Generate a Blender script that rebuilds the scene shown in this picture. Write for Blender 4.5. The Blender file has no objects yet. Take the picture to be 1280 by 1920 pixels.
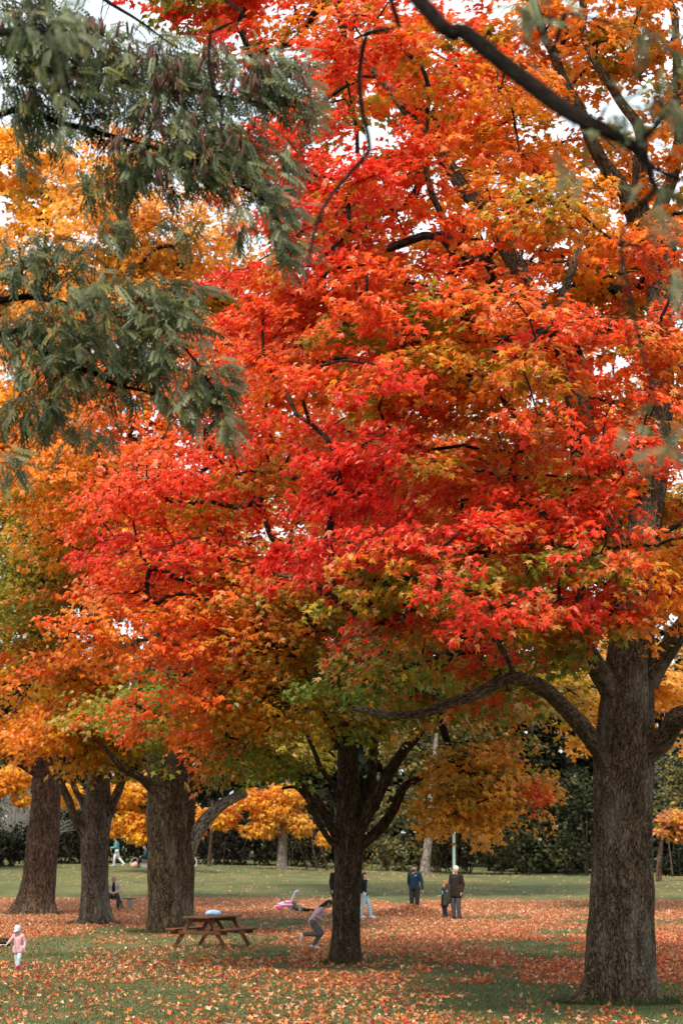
import bpy, math
import numpy as np
from mathutils import Vector, Matrix
R = math.radians
rng = np.random.RandomState(7)
scene = bpy.context.scene
COL = scene.collection

# ------------------------------------------------------------------ camera, sky, sun, exposure
FPX, CAMH = 3900.0, 2.56                    # focal length in photo pixels (1280x1920), eye height
PITCH = math.atan((1582 - 960) / FPX)
cam = bpy.data.cameras.new("camera"); camo = bpy.data.objects.new("camera", cam); COL.objects.link(camo)
cam.sensor_fit = 'VERTICAL'; cam.sensor_height = 36.0; cam.sensor_width = 24.0
cam.lens = FPX / 1920 * 36.0
cam.clip_start = 0.3; cam.clip_end = 3000
camo.location = (0, 0, CAMH); camo.rotation_euler = (math.pi / 2 + PITCH, 0, 0)
cam.dof.use_dof = True; cam.dof.focus_distance = 33.0; cam.dof.aperture_fstop = 2.8
scene.camera = camo

SUN_EL, SUN_AZ = 58.0, 205.0               # high, veiled sun behind the camera's right shoulder
world = bpy.data.worlds.new("World"); scene.world = world; world.use_nodes = True
wt = world.node_tree; wt.nodes.clear()
wo = wt.nodes.new("ShaderNodeOutputWorld"); bg = wt.nodes.new("ShaderNodeBackground")
sky = wt.nodes.new("ShaderNodeTexSky"); sky.sky_type = 'NISHITA'; sky.sun_disc = False
sky.sun_elevation = R(SUN_EL); sky.sun_rotation = R(SUN_AZ)
sky.air_density = 1.0; sky.dust_density = 4.0; sky.ozone_density = 1.0
veil = wt.nodes.new("ShaderNodeMixRGB"); veil.inputs[0].default_value = 0.72
veil.inputs[2].default_value = (8.0, 8.8, 9.0, 1)   # even layer of thin cloud
wt.links.new(sky.outputs[0], veil.inputs[1]); wt.links.new(veil.outputs[0], bg.inputs[0])
bg.inputs[1].default_value = 0.069
wt.links.new(bg.outputs[0], wo.inputs[0])
sl = bpy.data.lights.new("sun", 'SUN'); sl.energy = 2.0; sl.angle = R(11); sl.color = (1.0, 0.89, 0.72)
so = bpy.data.objects.new("sun", sl); COL.objects.link(so)
az = R(SUN_AZ)
sd = Vector((math.sin(az) * math.cos(R(SUN_EL)), math.cos(az) * math.cos(R(SUN_EL)), math.sin(R(SUN_EL))))
so.rotation_euler = sd.to_track_quat('Z', 'Y').to_euler(); so.location = (0, 0, 60)
vs = scene.view_settings; vs.view_transform = 'Standard'; vs.look = 'None'; vs.gamma = 1; vs.exposure = 1.5
vs.use_curve_mapping = False
cy = scene.cycles; cy.max_bounces = 8; cy.diffuse_bounces = 5; cy.glossy_bounces = 2; cy.transmission_bounces = 4
cy.transparent_max_bounces = 4; cy.caustics_reflective = False; cy.caustics_refractive = False

# ------------------------------------------------------------------ helpers
ST, CT = math.sin(PITCH), math.cos(PITCH)
def at(px, py, d):
    """world point at horizontal distance d seen at photo pixel (px, py)"""
    xc, yc = (px - 640) / FPX, (960 - py) / FPX
    dx, dy, dz = xc, CT - yc * ST, ST + yc * CT
    t = d / dy
    return np.array((dx * t, d, CAMH + dz * t))
def ppm(d): return FPX / d

def smooth(a, b, x):
    t = np.clip((np.asarray(x, float) - a) / (b - a), 0, 1); return t * t * (3 - 2 * t)
def vnoise(p, seed=0):
    p = np.asarray(p, float); i = np.floor(p).astype(np.int64); f = p - i; f = f * f * (3 - 2 * f)
    def h(x, y, z):
        n = (x * 374761393 + y * 668265263 + z * 2147483647 + seed * 974634277) & 0xFFFFFFFF
        n = ((n ^ (n >> 13)) * 1274126177) & 0xFFFFFFFF
        n = ((n ^ (n >> 16)) * 2246822519) & 0xFFFFFFFF
        return ((n ^ (n >> 15)) & 0xFFFFFF) / float(0xFFFFFF)
    x, y, z = i[..., 0], i[..., 1], i[..., 2]; u, v, w = f[..., 0], f[..., 1], f[..., 2]
    a = h(x, y, z) * (1 - u) + h(x + 1, y, z) * u; b = h(x, y + 1, z) * (1 - u) + h(x + 1, y + 1, z) * u
    c = h(x, y, z + 1) * (1 - u) + h(x + 1, y, z + 1) * u; e = h(x, y + 1, z + 1) * (1 - u) + h(x + 1, y + 1, z + 1) * u
    return (a * (1 - v) + b * v) * (1 - w) + (c * (1 - v) + e * v) * w
def fbm(p, o=3, seed=0):
    s, a, t = 0, .5, 0; p = np.asarray(p, float)
    for k in range(o): s = s + a * vnoise(p * 2 ** k, seed + k); t += a; a *= .5
    return s / t
def nrm(v): return v / np.maximum(np.linalg.norm(v, axis=-1, keepdims=True), 1e-9)

def mesh_data(name, V, F, mat=None, col=None, vec=None, smooth_=False):
    V = np.asarray(V, np.float32); me = bpy.data.meshes.new(name)
    if not isinstance(F, list): F = [F]
    F = [np.asarray(f, np.int32) for f in F if len(f)]
    nl = sum(f.size for f in F); nf = sum(len(f) for f in F)
    me.vertices.add(len(V)); me.vertices.foreach_set("co", V.ravel())
    me.loops.add(nl); me.loops.foreach_set("vertex_index", np.concatenate([f.ravel() for f in F]))
    sizes = np.concatenate([np.full(len(f), f.shape[1], np.int32) for f in F])
    me.polygons.add(nf); me.polygons.foreach_set("loop_start", np.concatenate([[0], np.cumsum(sizes)[:-1]]).astype(np.int32))
    me.polygons.foreach_set("use_smooth", np.full(nf, smooth_, bool))
    if col is not None:
        c = np.ones((len(V), 4), np.float32); c[:, :3] = col
        a = me.attributes.new("col", 'FLOAT_COLOR', 'POINT'); a.data.foreach_set("color", c.ravel())
    if vec is not None:
        a = me.attributes.new("bk", 'FLOAT_VECTOR', 'POINT'); a.data.foreach_set("vector", np.asarray(vec, np.float32).ravel())
    me.update(calc_edges=True)
    if mat: me.materials.append(mat)
    return me
def link(name, data, parent=None, loc=None, **props):
    o = bpy.data.objects.new(name, data); COL.objects.link(o)
    if parent is not None: o.parent = parent
    if loc is not None: o.location = loc
    for k, v in props.items(): o[k] = v
    return o
def thing(name, label, cat, loc=(0, 0, 0), rz=0, group=None):
    o = link(name, None, None, loc); o.rotation_euler = (0, 0, rz); o.empty_display_size = .3
    o["label"] = label; o["category"] = cat
    if group: o["group"] = group
    return o

class MB:
    """collects simple shapes into one mesh"""
    def __init__(s): s.V = []; s.F = {}; s.n = 0
    def add(s, V, F):
        for f in (F if isinstance(F, list) else [F]):
            f = np.asarray(f); s.F.setdefault(f.shape[1], []).append(f + s.n)
        s.V.append(np.asarray(V, float)); s.n += len(V); return s
    def box(s, c, size, rot=None, bev=.0):
        x, y, z = np.array(size) / 2; b = min(bev, x * .9, y * .9, z * .9)
        if b <= 0:
            V = np.array([(i, j, k) for i in (-x, x) for j in (-y, y) for k in (-z, z)])
            F = np.array([(0, 1, 3, 2), (4, 6, 7, 5), (0, 4, 5, 1), (2, 3, 7, 6), (0, 2, 6, 4), (1, 5, 7, 3)])
            parts = [F]
        else:
            prof = [(-z, x - b, y - b), (-z + b, x, y), (z - b, x, y), (z, x - b, y - b)]
            V = []
            for zz, xx, yy in prof:
                q = b * .6
                V += [(-xx + q, -yy, zz), (xx - q, -yy, zz), (xx, -yy + q, zz), (xx, yy - q, zz), (xx - q, yy, zz), (-xx + q, yy, zz), (-xx, yy - q, zz), (-xx, -yy + q, zz)]
            V = np.array(V); parts = [np.array([(k * 8 + i, k * 8 + (i + 1) % 8, k * 8 + 8 + (i + 1) % 8, k * 8 + 8 + i) for k in range(3) for i in range(8)]),
                                      np.array([[7, 6, 5, 4, 3, 2, 1, 0], [24, 25, 26, 27, 28, 29, 30, 31]])]
        if rot is not None: V = V @ np.array(Matrix(rot).to_3x3()).T if not isinstance(rot, np.ndarray) else V @ rot.T
        return s.add(V + np.array(c), parts)
    def beam(s, a, b, w, h, up=(0, 0, 1), bev=.004):
        a, b = np.array(a, float), np.array(b, float); z = nrm(b - a); u = np.array(up, float)
        x = nrm(np.cross(u, z)); y = np.cross(z, x)
        return s.box((a + b) / 2, (w, h, np.linalg.norm(b - a)), np.stack([x, y, z], 1), bev)
    def tube(s, P, r, n=10, cap=True):
        V, F, _ = tube(np.array(P, float), np.broadcast_to(np.array(r, float), (len(P),)), n)
        s.add(V, F)
        if cap: s.F.setdefault(n, []).append(np.array([np.arange(n)[::-1] + s.n - len(V), np.arange(n) + s.n - n]))
        return s
    def capsule(s, a, b, ra, rb, n=12, sq=1.0):
        a, b = np.array(a, float), np.array(b, float); L = np.linalg.norm(b - a)
        ax = (b - a) / L if L > 1e-6 else np.array((0, 0, 1.))
        ts = np.linspace(-90, 0, 5); P = []; rr = []
        for t in ts: P.append(a + ax * ra * math.sin(R(t))); rr.append(max(ra * math.cos(R(t)), 1e-4))
        for t in -ts[::-1]: P.append(b + ax * rb * math.sin(R(t))); rr.append(max(rb * math.cos(R(t)), 1e-4))
        return s.tube(P, rr, n)
    def ball(s, c, r, n=14):
        r = np.broadcast_to(np.array(r, float), (3,)); m = n // 2 + 1
        th = np.linspace(0, np.pi, m); ph = np.arange(n) * 2 * np.pi / n
        V = np.array([(max(math.sin(t), 1e-3) * math.cos(p), max(math.sin(t), 1e-3) * math.sin(p), -math.cos(t)) for t in th for p in ph]) * r + np.array(c)
        F = np.array([(k * n + i, k * n + (i + 1) % n, k * n + n + (i + 1) % n, k * n + n + i) for k in range(m - 1) for i in range(n)])
        s.add(V, F); s.F.setdefault(n, []).append(np.array([np.arange(n)[::-1] + s.n - len(V), np.arange(n) + s.n - n])); return s
    def data(s, name, mat, smooth_=False):
        return mesh_data(name, np.concatenate(s.V), [np.concatenate(f) for f in s.F.values()], mat, smooth_=smooth_)
    def build(s, name, mat, parent=None, smooth_=False, **props): return link(name, s.data(name, mat, smooth_), parent, **props)

def frames(P):
    T = np.gradient(P, axis=0) if len(P) > 2 else np.repeat((P[1] - P[0])[None], len(P), 0)
    T = nrm(T); N = np.zeros_like(T); ref = np.array((1., 0, 0)) if abs(T[0][0]) < .8 else np.array((0, 1., 0))
    n = nrm(ref - T[0] * np.dot(ref, T[0]))
    for i in range(len(P)):
        n = n - T[i] * np.dot(n, T[i]); n = n / max(np.linalg.norm(n), 1e-6); N[i] = n
    return T, N, np.cross(T, N)
def tube(P, r, n=8, disp=None):
    T, N, B = frames(P); th = np.arange(n) * 2 * np.pi / n
    c, s = np.cos(th), np.sin(th); L = np.concatenate([[0], np.cumsum(np.linalg.norm(np.diff(P, axis=0), axis=1))])
    rad = np.repeat(np.asarray(r)[:, None], n, 1)
    if disp is not None: rad = rad * disp(th[None, :], L[:, None], rad)
    V = P[:, None] + rad[..., None] * (c[None, :, None] * N[:, None] + s[None, :, None] * B[:, None])
    k = np.arange(len(P) - 1)[:, None] * n; i = np.arange(n)[None]; j = (i + 1) % n
    F = np.stack([k + i, k + j, k + n + j, k + n + i], -1).reshape(-1, 4)
    rm = np.asarray(r)[:, None]
    bk = np.stack([rm * c[None], rm * s[None], np.repeat(L[:, None], n, 1) * .30], -1)
    return V.reshape(-1, 3), F, bk.reshape(-1, 3)
def resample(P, step):
    P = np.asarray(P, float)
    Q = np.concatenate([[2 * P[0] - P[1]], P, [2 * P[-1] - P[-2]]]); out = []
    for i in range(1, len(Q) - 2):
        p0, p1, p2, p3 = Q[i - 1:i + 3]; m = max(2, int(np.linalg.norm(p2[:3] - p1[:3]) / step) + 1)
        for t in np.arange(m) / m:
            out.append(.5 * (2 * p1 + (p2 - p0) * t + (2 * p0 - 5 * p1 + 4 * p2 - p3) * t * t + (3 * p1 - p0 - 3 * p2 + p3) * t ** 3))
    out.append(P[-1]); return np.array(out)

# ------------------------------------------------------------------ materials
def material(name):
    m = bpy.data.materials.new(name); m.use_nodes = True; nt = m.node_tree; nt.nodes.clear()
    out = nt.nodes.new("ShaderNodeOutputMaterial"); return m, nt, out
def ramp(nt, pos_col, inp):
    r = nt.nodes.new("ShaderNodeValToRGB"); e = r.color_ramp.elements
    while len(e) < len(pos_col): e.new(.5)
    for k, (p, c) in enumerate(pos_col): e[k].position = p; e[k].color = (*c, 1)
    nt.links.new(inp, r.inputs[0]); return r.outputs[0]
def noise(nt, vec, scale, detail=4, rough=.55, dist=0):
    n = nt.nodes.new("ShaderNodeTexNoise"); n.inputs["Scale"].default_value = scale; n.inputs["Detail"].default_value = detail
    n.inputs["Roughness"].default_value = rough; n.inputs["Distortion"].default_value = dist
    if vec is not None: nt.links.new(vec, n.inputs["Vector"])
    return n.outputs["Fac"]
def bump(nt, h, strength, dist, normal=None):
    b = nt.nodes.new("ShaderNodeBump"); b.inputs["Strength"].default_value = strength; b.inputs["Distance"].default_value = dist
    nt.links.new(h, b.inputs["Height"])
    if normal: nt.links.new(normal, b.inputs["Normal"])
    return b.outputs["Normal"]
def principled(nt, out, rough=.6, spec=.3):
    p = nt.nodes.new("ShaderNodeBsdfPrincipled"); p.inputs["Roughness"].default_value = rough; p.inputs["Specular IOR Level"].default_value = spec
    nt.links.new(p.outputs[0], out.inputs[0]); return p
def mixrgb(nt, a, b, fac, mode='MIX'):
    m = nt.nodes.new("ShaderNodeMixRGB"); m.blend_type = mode
    for s, v in ((m.inputs[0], fac), (m.inputs[1], a), (m.inputs[2], b)):
        if isinstance(v, (int, float)): s.default_value = v
        elif isinstance(v, tuple): s.default_value = (*v, 1)
        else: nt.links.new(v, s)
    return m.outputs[0]

def leaf_material(name, rough=.36, spec=.36, trans=.5, back=1.0, pale=0.0):
    m, nt, out = material(name)
    at_ = nt.nodes.new("ShaderNodeAttribute"); at_.attribute_name = "col"
    p = nt.nodes.new("ShaderNodeBsdfPrincipled"); p.inputs["Roughness"].default_value = rough; p.inputs["Specular IOR Level"].default_value = spec
    t = nt.nodes.new("ShaderNodeBsdfTranslucent"); mx = nt.nodes.new("ShaderNodeMixShader"); mx.inputs[0].default_value = trans
    nt.links.new(at_.outputs["Color"], p.inputs["Base Color"])
    g = nt.nodes.new("ShaderNodeGamma"); g.inputs[1].default_value = .9
    nt.links.new(at_.outputs["Color"], g.inputs[0]); nt.links.new(g.outputs[0], t.inputs["Color"])
    nt.links.new(p.outputs[0], mx.inputs[1]); nt.links.new(t.outputs[0], mx.inputs[2]); nt.links.new(mx.outputs[0], out.inputs[0])
    return m
M_LEAF = leaf_material("maple_leaf")
M_FALLEN = leaf_material("fallen_leaf", .6, .25, .15)
M_LOCUST = leaf_material("locust_leaf", .5, .28, .25)
M_HEDGE = leaf_material("hedge_leaf", .75, .1, .2)

def bark_material(name, dark, mid, pale, lichen=None, scale=1.0, patch=0.0):
    m, nt, out = material(name); p = principled(nt, out, .9, .15)
    a = nt.nodes.new("ShaderNodeAttribute"); a.attribute_name = "bk"; v = a.outputs["Vector"]
    n1 = noise(nt, v, 14 * scale, 6, .65, .6); n2 = noise(nt, v, 42 * scale, 5, .7); n3 = noise(nt, v, 2.2, 3, .5)
    w = nt.nodes.new("ShaderNodeTexVoronoi"); w.feature = 'DISTANCE_TO_EDGE'; w.inputs["Scale"].default_value = 11 * scale
    wv = nt.nodes.new("ShaderNodeVectorMath"); wv.operation = 'ADD'
    nn = nt.nodes.new("ShaderNodeTexNoise"); nn.inputs["Scale"].default_value = 9 * scale; nt.links.new(v, nn.inputs["Vector"])
    sc = nt.nodes.new("ShaderNodeVectorMath"); sc.operation = 'SCALE'; sc.inputs["Scale"].default_value = .24
    nt.links.new(nn.outputs["Color"], sc.inputs[0]); nt.links.new(v, wv.inputs[0]); nt.links.new(sc.outputs[0], wv.inputs[1])
    nt.links.new(wv.outputs[0], w.inputs["Vector"])
    c = ramp(nt, [(.30, dark), (.5, mid), (.70, pale)], n1)
    cm = mixrgb(nt, w.outputs["Distance"], n2, .35)
    c = mixrgb(nt, c, ramp(nt, [(.16, (.10, .085, .07)), (.26, (1, 1, 1))], cm), .95, 'MULTIPLY')
    c = mixrgb(nt, c, ramp(nt, [(.3, (.55, .52, .50)), (.7, (1.4, 1.38, 1.35))], n2), .8, 'MULTIPLY')
    n4 = noise(nt, v, 5.0, 4, .6)
    c = mixrgb(nt, c, ramp(nt, [(.35, (.72, .68, .62)), (.65, (1.3, 1.24, 1.2))], n4), 1, 'MULTIPLY')
    if lichen: c = mixrgb(nt, c, lichen, ramp(nt, [(.54, (0, 0, 0)), (.70, (.6, .6, .6))], n3))
    nt.links.new(c, p.inputs["Base Color"])
    h = mixrgb(nt, n1, ramp(nt, [(0, (0, 0, 0)), (.16, (1, 1, 1))], w.outputs["Distance"]), .5)
    nt.links.new(bump(nt, n2, .7, .02, bump(nt, h, 1.0, .06)), p.inputs["Normal"])
    return m
M_BARK = bark_material("maple_bark", (.048, .033, .021), (.125, .089, .060), (.20, .150, .105), (.24, .215, .18), scale=1.55)
M_BARK_DARK = bark_material("maple_bark_dark", (.030, .020, .012), (.078, .052, .033), (.135, .096, .064), scale=1.4)
M_BARK_PALE = bark_material("maple_bark_pale", (.050, .040, .030), (.135, .108, .084), (.23, .195, .16), (.30, .28, .25), scale=1.1)
M_BARK_OLD = bark_material("maple_bark_old", (.034, .023, .014), (.095, .067, .043), (.17, .125, .085), (.20, .17, .13), scale=.95)
M_BARK_RED = bark_material("maple_bark_reddish", (.045, .029, .020), (.115, .075, .053), (.20, .145, .112))
M_BARK_GREY = bark_material("grey_bark", (.14, .12, .105), (.28, .25, .225), (.40, .37, .34))
M_TWIG = bark_material("twig_bark", (.02, .016, .013), (.045, .034, .027), (.08, .062, .05))
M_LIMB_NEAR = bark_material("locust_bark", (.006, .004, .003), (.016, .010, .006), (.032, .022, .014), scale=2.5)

def plain(name, col, rough=.7, spec=.25, var=.18, nscale=30, bmp=.15, metal=0):
    m, nt, out = material(name); p = principled(nt, out, rough, spec); p.inputs["Metallic"].default_value = metal
    tc = nt.nodes.new("ShaderNodeTexCoord"); n = noise(nt, tc.outputs["Object"], nscale, 4)
    lo = tuple(c * (1 - var) for c in col); hi = tuple(min(1, c * (1 + var)) for c in col)
    nt.links.new(ramp(nt, [(.3, lo), (.7, hi)], n), p.inputs["Base Color"])
    if bmp: nt.links.new(bump(nt, n, bmp, .01), p.inputs["Normal"])
    return m

# ------------------------------------------------------------------ leaves
def tmpl(outline, centre, fold=-.22, droop=-.12):
    o = np.array(outline, float); V = np.concatenate([[centre], o])
    z = fold * np.abs(V[:, 0]) + droop * V[:, 1] ** 2 + .06 * np.sin(V[:, 0] * 9 + V[:, 1] * 5)
    V3 = np.stack([V[:, 0], V[:, 1], z], 1); n = len(o)
    F = np.array([(0, 1 + k, 1 + (k + 1) % n) for k in range(n)]); return V3, F
MAPLE = tmpl([(0, 0), (.46, .06), (.27, .27), (.60, .62), (.17, .52), (0, 1), (-.17, .52), (-.60, .62), (-.27, .27), (-.46, .06)], (0, .36))
MAPLE8 = tmpl([(0, .0), (.40, .12), (.58, .58), (.18, .48), (0, 1), (-.18, .48), (-.58, .58), (-.40, .12)], (0, .36))
MAPLE6 = tmpl([(0, .0), (.55, .35), (.22, .5), (0, 1), (-.22, .5), (-.55, .35)], (0, .4))
MAPLE4 = (np.array([(0, 0, 0), (.50, .30, -.12), (.20, .52, -.02), (0, 1, -.12), (-.20, .52, -.02), (-.50, .30, -.12)]), np.array([(0, 1, 2), (0, 2, 4), (2, 3, 4), (0, 4, 5)]))
CLUMP4 = tmpl([(0, 0), (.5, .5), (0, 1), (-.5, .45)], (0.02, .5), -.3)
def leaf_verts(P, N, T, S, T3):
    V3, F = T3; T = T - N * np.sum(T * N, 1, keepdims=True); T = nrm(T); B = np.cross(T, N)
    S = S[:, None, None]; rl = np.random.RandomState(len(P) % 9973); curl = (.2 + 2.6 * rl.rand(len(P)) ** 1.6)[:, None, None]; wid = (.72 + .36 * rl.rand(len(P)))[:, None, None]; skew = (rl.normal(size=len(P)) * .16)[:, None, None]
    V = P[:, None] + S * ((V3[None, :, :1] * wid + skew * V3[None, :, 1:2] ** 2) * B[:, None] + V3[None, :, 1:2] * T[:, None] + V3[None, :, 2:] * curl * N[:, None])
    return V.reshape(-1, 3), (F[None] + (np.arange(len(P)) * len(V3))[:, None, None]).reshape(-1, F.shape[1])
def leaf_object(name, P, N, T, S, C, T3, mat, parent, **props):
    V, F = leaf_verts(P, N, T, S, T3); k = len(T3[0])
    c = np.repeat(C, k, 0)
    return link(name, mesh_data(name, V, F, mat, c), parent, **props)
def frame_matrix(p, n, t, s):
    t = nrm(t - n * np.dot(n, t)); b = np.cross(t, n)
    return Matrix(((b[0] * s, t[0] * s, n[0] * s, p[0]), (b[1] * s, t[1] * s, n[1] * s, p[1]), (b[2] * s, t[2] * s, n[2] * s, p[2]), (0, 0, 0, 1)))

PAL = {'red': (.76, .058, .012), 'crimson': (.74, .034, .018), 'scarlet': (.78, .120, .014), 'orange': (.77, .23, .014), 'amber': (.79, .34, .020),
       'gold': (.80, .385, .065), 'pale': (.82, .44, .22), 'rust': (.64, .17, .012), 'olive': (.32, .245, .016), 'green': (.140, .195, .018), 'deep': (.062, .085, .020)}
PAL = {k: np.array(v) for k, v in PAL.items()}
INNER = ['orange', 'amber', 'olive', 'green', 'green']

# ------------------------------------------------------------------ trees
def trunk_mesh(P, rad, n, flare, relief, seed, roots=None, step=.06):
    """trunk with root flare and furrowed bark relief; P polyline, rad radii"""
    Q = resample(np.concatenate([np.asarray(P, float), np.asarray(rad, float)[:, None]], 1), step)
    pts, r = Q[:, :3], Q[:, 3]
    def disp(th, L, rad):
        r0 = rad; th = th + 0 * rad; L = L + 0 * rad
        X = np.stack([np.cos(th) * r0 * 5.5 + seed, np.sin(th) * r0 * 5.5, L * .55 + 0 * th], -1)
        warp = fbm(X * .6, 2, seed + 5)[..., None] * 1.2
        rid = 1 - np.abs(2 * fbm(X * 1.0 + warp, 3, seed) - 1)
        X2 = np.stack([np.cos(th) * r0 * 17, np.sin(th) * r0 * 17, L * 1.5 + 0 * th], -1)
        fine = 1 - np.abs(2 * fbm(X2, 2, seed + 9) - 1)
        lump = fbm(np.stack([np.cos(th) * 1.3, np.sin(th) * 1.3, L * .5 + 0 * th], -1), 2, seed + 20) - .5
        d = 1 + relief * ((rid - .72) * .85 + (fine - .7) * .42) / np.maximum(r0, .12) + .16 * lump
        if flare:
            k = np.exp(-np.maximum(L, 0) / flare[1]); lobes = 0
            for (ang, amp, wd) in (roots or []):
                dd = np.angle(np.exp(1j * (th - ang))); lobes = lobes + amp * np.exp(-(dd / wd) ** 2)
            d = d + k * (flare[0] + lobes)
        return d
    V, F, bk = tube(pts, r, n, disp)
    return V, F, bk, pts, r

def build_tree(name, label, d, trunk, limbs, blobs, cols, n_pad, sprays, leaves, leaf_size, T3, bark, n_indiv=0, seed=1,
               trunk_n=72, flare=(.35, .45), roots=None, relief=.05, extra=None, density_front=True, twig_mat=None, spray_r=.5, limb_parts=True, group=None, inner_frac=.22, leaf_mat=None, twig_p=1.0, tstep=.06, back=1.35):
    rs = np.random.RandomState(seed)
    base = np.array(trunk[0][0]); root = thing(name, label, "tree", tuple(base), 0, group)
    off = base
    nodes = []; par = []; rad = []; fixed = []           # skeleton
    def add_chain(pts, rr, parent):
        idx = []
        for p, r in zip(pts, rr):
            nodes.append(np.array(p)); par.append(parent); rad.append(r); fixed.append(True); parent = len(nodes) - 1; idx.append(parent)
        return idx
    tp = np.array([t[0] for t in trunk]); tr = np.array([t[1] for t in trunk])
    V, F, bk, pts, r = trunk_mesh(tp, tr, trunk_n, flare, relief, seed, roots, tstep)
    link("trunk", mesh_data("trunk", V - off, F, bark, vec=bk, smooth_=True), root)
    sel = np.arange(0, len(pts), 6); tri = add_chain(pts[sel], r[sel], -1)
    ntrunk = len(nodes)
    for lim in limbs:
        P = np.array([l[0] for l in lim]); rr = np.array([l[1] for l in lim])
        PR = resample(np.concatenate([P, rr[:, None]], 1), .45); kq = PR[:, :3] * 1.3; kj = np.stack([fbm(kq, 2, 61), fbm(kq, 2, 62), fbm(kq, 2, 63)], 1) - .5; env = np.minimum(1, np.arange(len(PR)) / 3)[:, None]
        P = PR[:, :3] + kj * .30 * env; rr = PR[:, 3] * (.92 + .3 * (fbm(kq * 1.7, 2, 64) - .5))
        V, F, bk, lp, lr = trunk_mesh(P, rr, 14, None, relief * .5, seed + 3, None, .11)
        o = link("limb", mesh_data("limb", V - off, F, bark, vec=bk, smooth_=True), root)
        near = int(np.argmin([np.linalg.norm(n - P[0]) for n in nodes]))
        s2 = np.arange(2, len(lp), 3); add_chain(lp[s2], lr[s2], near)
    nfix = len(nodes)
    # pads: clusters of twigs spread through the crown blobs
    B = np.array([b[0] for b in blobs]); RR = np.array([b[1] for b in blobs])
    wgt = (RR[:, 0] * RR[:, 1] + RR[:, 0] * RR[:, 2] + RR[:, 1] * RR[:, 2]) * np.array([b[2] if len(b) > 2 else 1 for b in blobs]); wgt = wgt / wgt.sum()
    pads = []; pu = []; pb = []
    for bi, w in enumerate(wgt):
        for k in range(max(7, int(round(n_pad * w)))):
            v = nrm(rs.normal(size=3)); inner = rs.rand() < inner_frac
            if v[2] < -.35 and rs.rand() < .6: v[2] = -v[2]
            q = (.30 + .35 * rs.rand()) if inner else (.72 + .28 * rs.rand())
            p = B[bi] + RR[bi] * v * q
            e = np.linalg.norm((p - B) / RR, axis=1); dep = np.sort(np.maximum(0, 1 - e))[::-1]
            dd = dep[0] + .35 * dep[1]
            pads.append(p); pu.append(dd); pb.append(bi)
    pads = np.array(pads); pu = np.array(pu); pb = np.array(pb)
    # grow branches to pads, nearest first
    NA = np.array(nodes)
    d0 = np.array([np.min(np.linalg.norm(NA - p, axis=1)) for p in pads])
    tops = NA[ntrunk - 1][2] if ntrunk else 0
    lowz = base[2] + (tops - base[2]) * .72
    chains = []; pad_node = {}
    arr = np.zeros((nfix + len(pads) * 16, 3)); arr[:nfix] = NA; cnt = nfix
    ok = np.zeros(len(arr), bool); ok[:nfix] = NA[:, 2] > lowz; ok[0] = False
    if not ok.any(): ok[:nfix] = True
    nparent = list(par)
    for pi in np.argsort(d0):
        p = pads[pi]; A = arr[:cnt]; dv = p - A; L = np.linalg.norm(dv, axis=1)
        cost = L * (1 + .35 * np.maximum(0, -dv[:, 2] / np.maximum(L, .01))) + np.where(ok[:cnt], 0, 1e4)
        j = int(np.argmin(cost)); a = A[j]
        pj = nparent[j]; tdir = nrm(a - A[pj]) if pj >= 0 else np.array((0, 0, 1.))
        Ld = L[j]; m = max(2, min(15, int(Ld / .45) + 1))
        c1 = a + tdir * Ld * .25 + np.array((0, 0, Ld * .10)); c2 = p - nrm(p - a) * Ld * .3 + np.array((0, 0, Ld * .08))
        t = (np.arange(1, m + 1) / m)[:, None]
        path = (1 - t) ** 3 * a + 3 * (1 - t) ** 2 * t * c1 + 3 * (1 - t) * t ** 2 * c2 + t ** 3 * p
        path += rs.normal(size=path.shape) * .035 * min(1, Ld) * (t < 1)
        idx = []; pr = j
        for q in path:
            arr[cnt] = q; ok[cnt] = True; nparent.append(pr); idx.append(cnt); pr = cnt; cnt += 1
        chains.append((j, idx)); pad_node[pi] = idx[-1]
    load = np.zeros(cnt)
    for pi, k in pad_node.items(): load[k] += 1
    for k in range(cnt - 1, nfix - 1, -1): load[nparent[k]] += load[k]
    rr = .0125 * (load + .3) ** .5
    for k in range(nfix): rr[k] = rad[k]
    Vs, Fs, Bs, n0 = [], [], [], 0
    for j, idx in chains:
        P = np.concatenate([[arr[j]], arr[idx]]); r = rr[idx]; r = np.concatenate([[min(r[0] * 1.15, rr[j])], r]); r = np.maximum(r, .006)
        n = 7 if r[0] > .05 else 4
        V, F, bk = tube(P, r, n); Vs.append(V); Fs.append(F + n0); Bs.append(bk); n0 += len(V)
    # sprays and leaves
    LP, LN, LT, LS, LC = [], [], [], [], []
    axis = base[:2]
    cpos = np.array([c[0] for c in cols]); crad = np.array([c[1] for c in cols]); cnames = [c[2] for c in cols]
    ccol = np.array([PAL[c] for c in cnames]); inn = np.array([PAL[c] for c in INNER])
    for pi in range(len(pads)):
        p = pads[pi]; b = pb[pi]; out = (p - B[b]) / RR[b]; out[2] = max(out[2], -.2)
        rad_out = np.array([*(p[:2] - axis), 0]); o = nrm(nrm(out) + .8 * nrm(rad_out))
        ns = max(3, int(sprays * (.7 + .6 * rs.rand())))
        ang = rs.rand(ns) * 6.28; rrr = np.sqrt(rs.rand(ns)) * spray_r * (1.5 + .4 * rs.rand())
        sp = p + np.stack([np.cos(ang) * rrr, np.sin(ang) * rrr, .22 * spray_r * rs.normal(size=ns) - .35 * rrr ** 2 / spray_r * .9], 1) + o * .15 * rs.rand(ns)[:, None]
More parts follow.
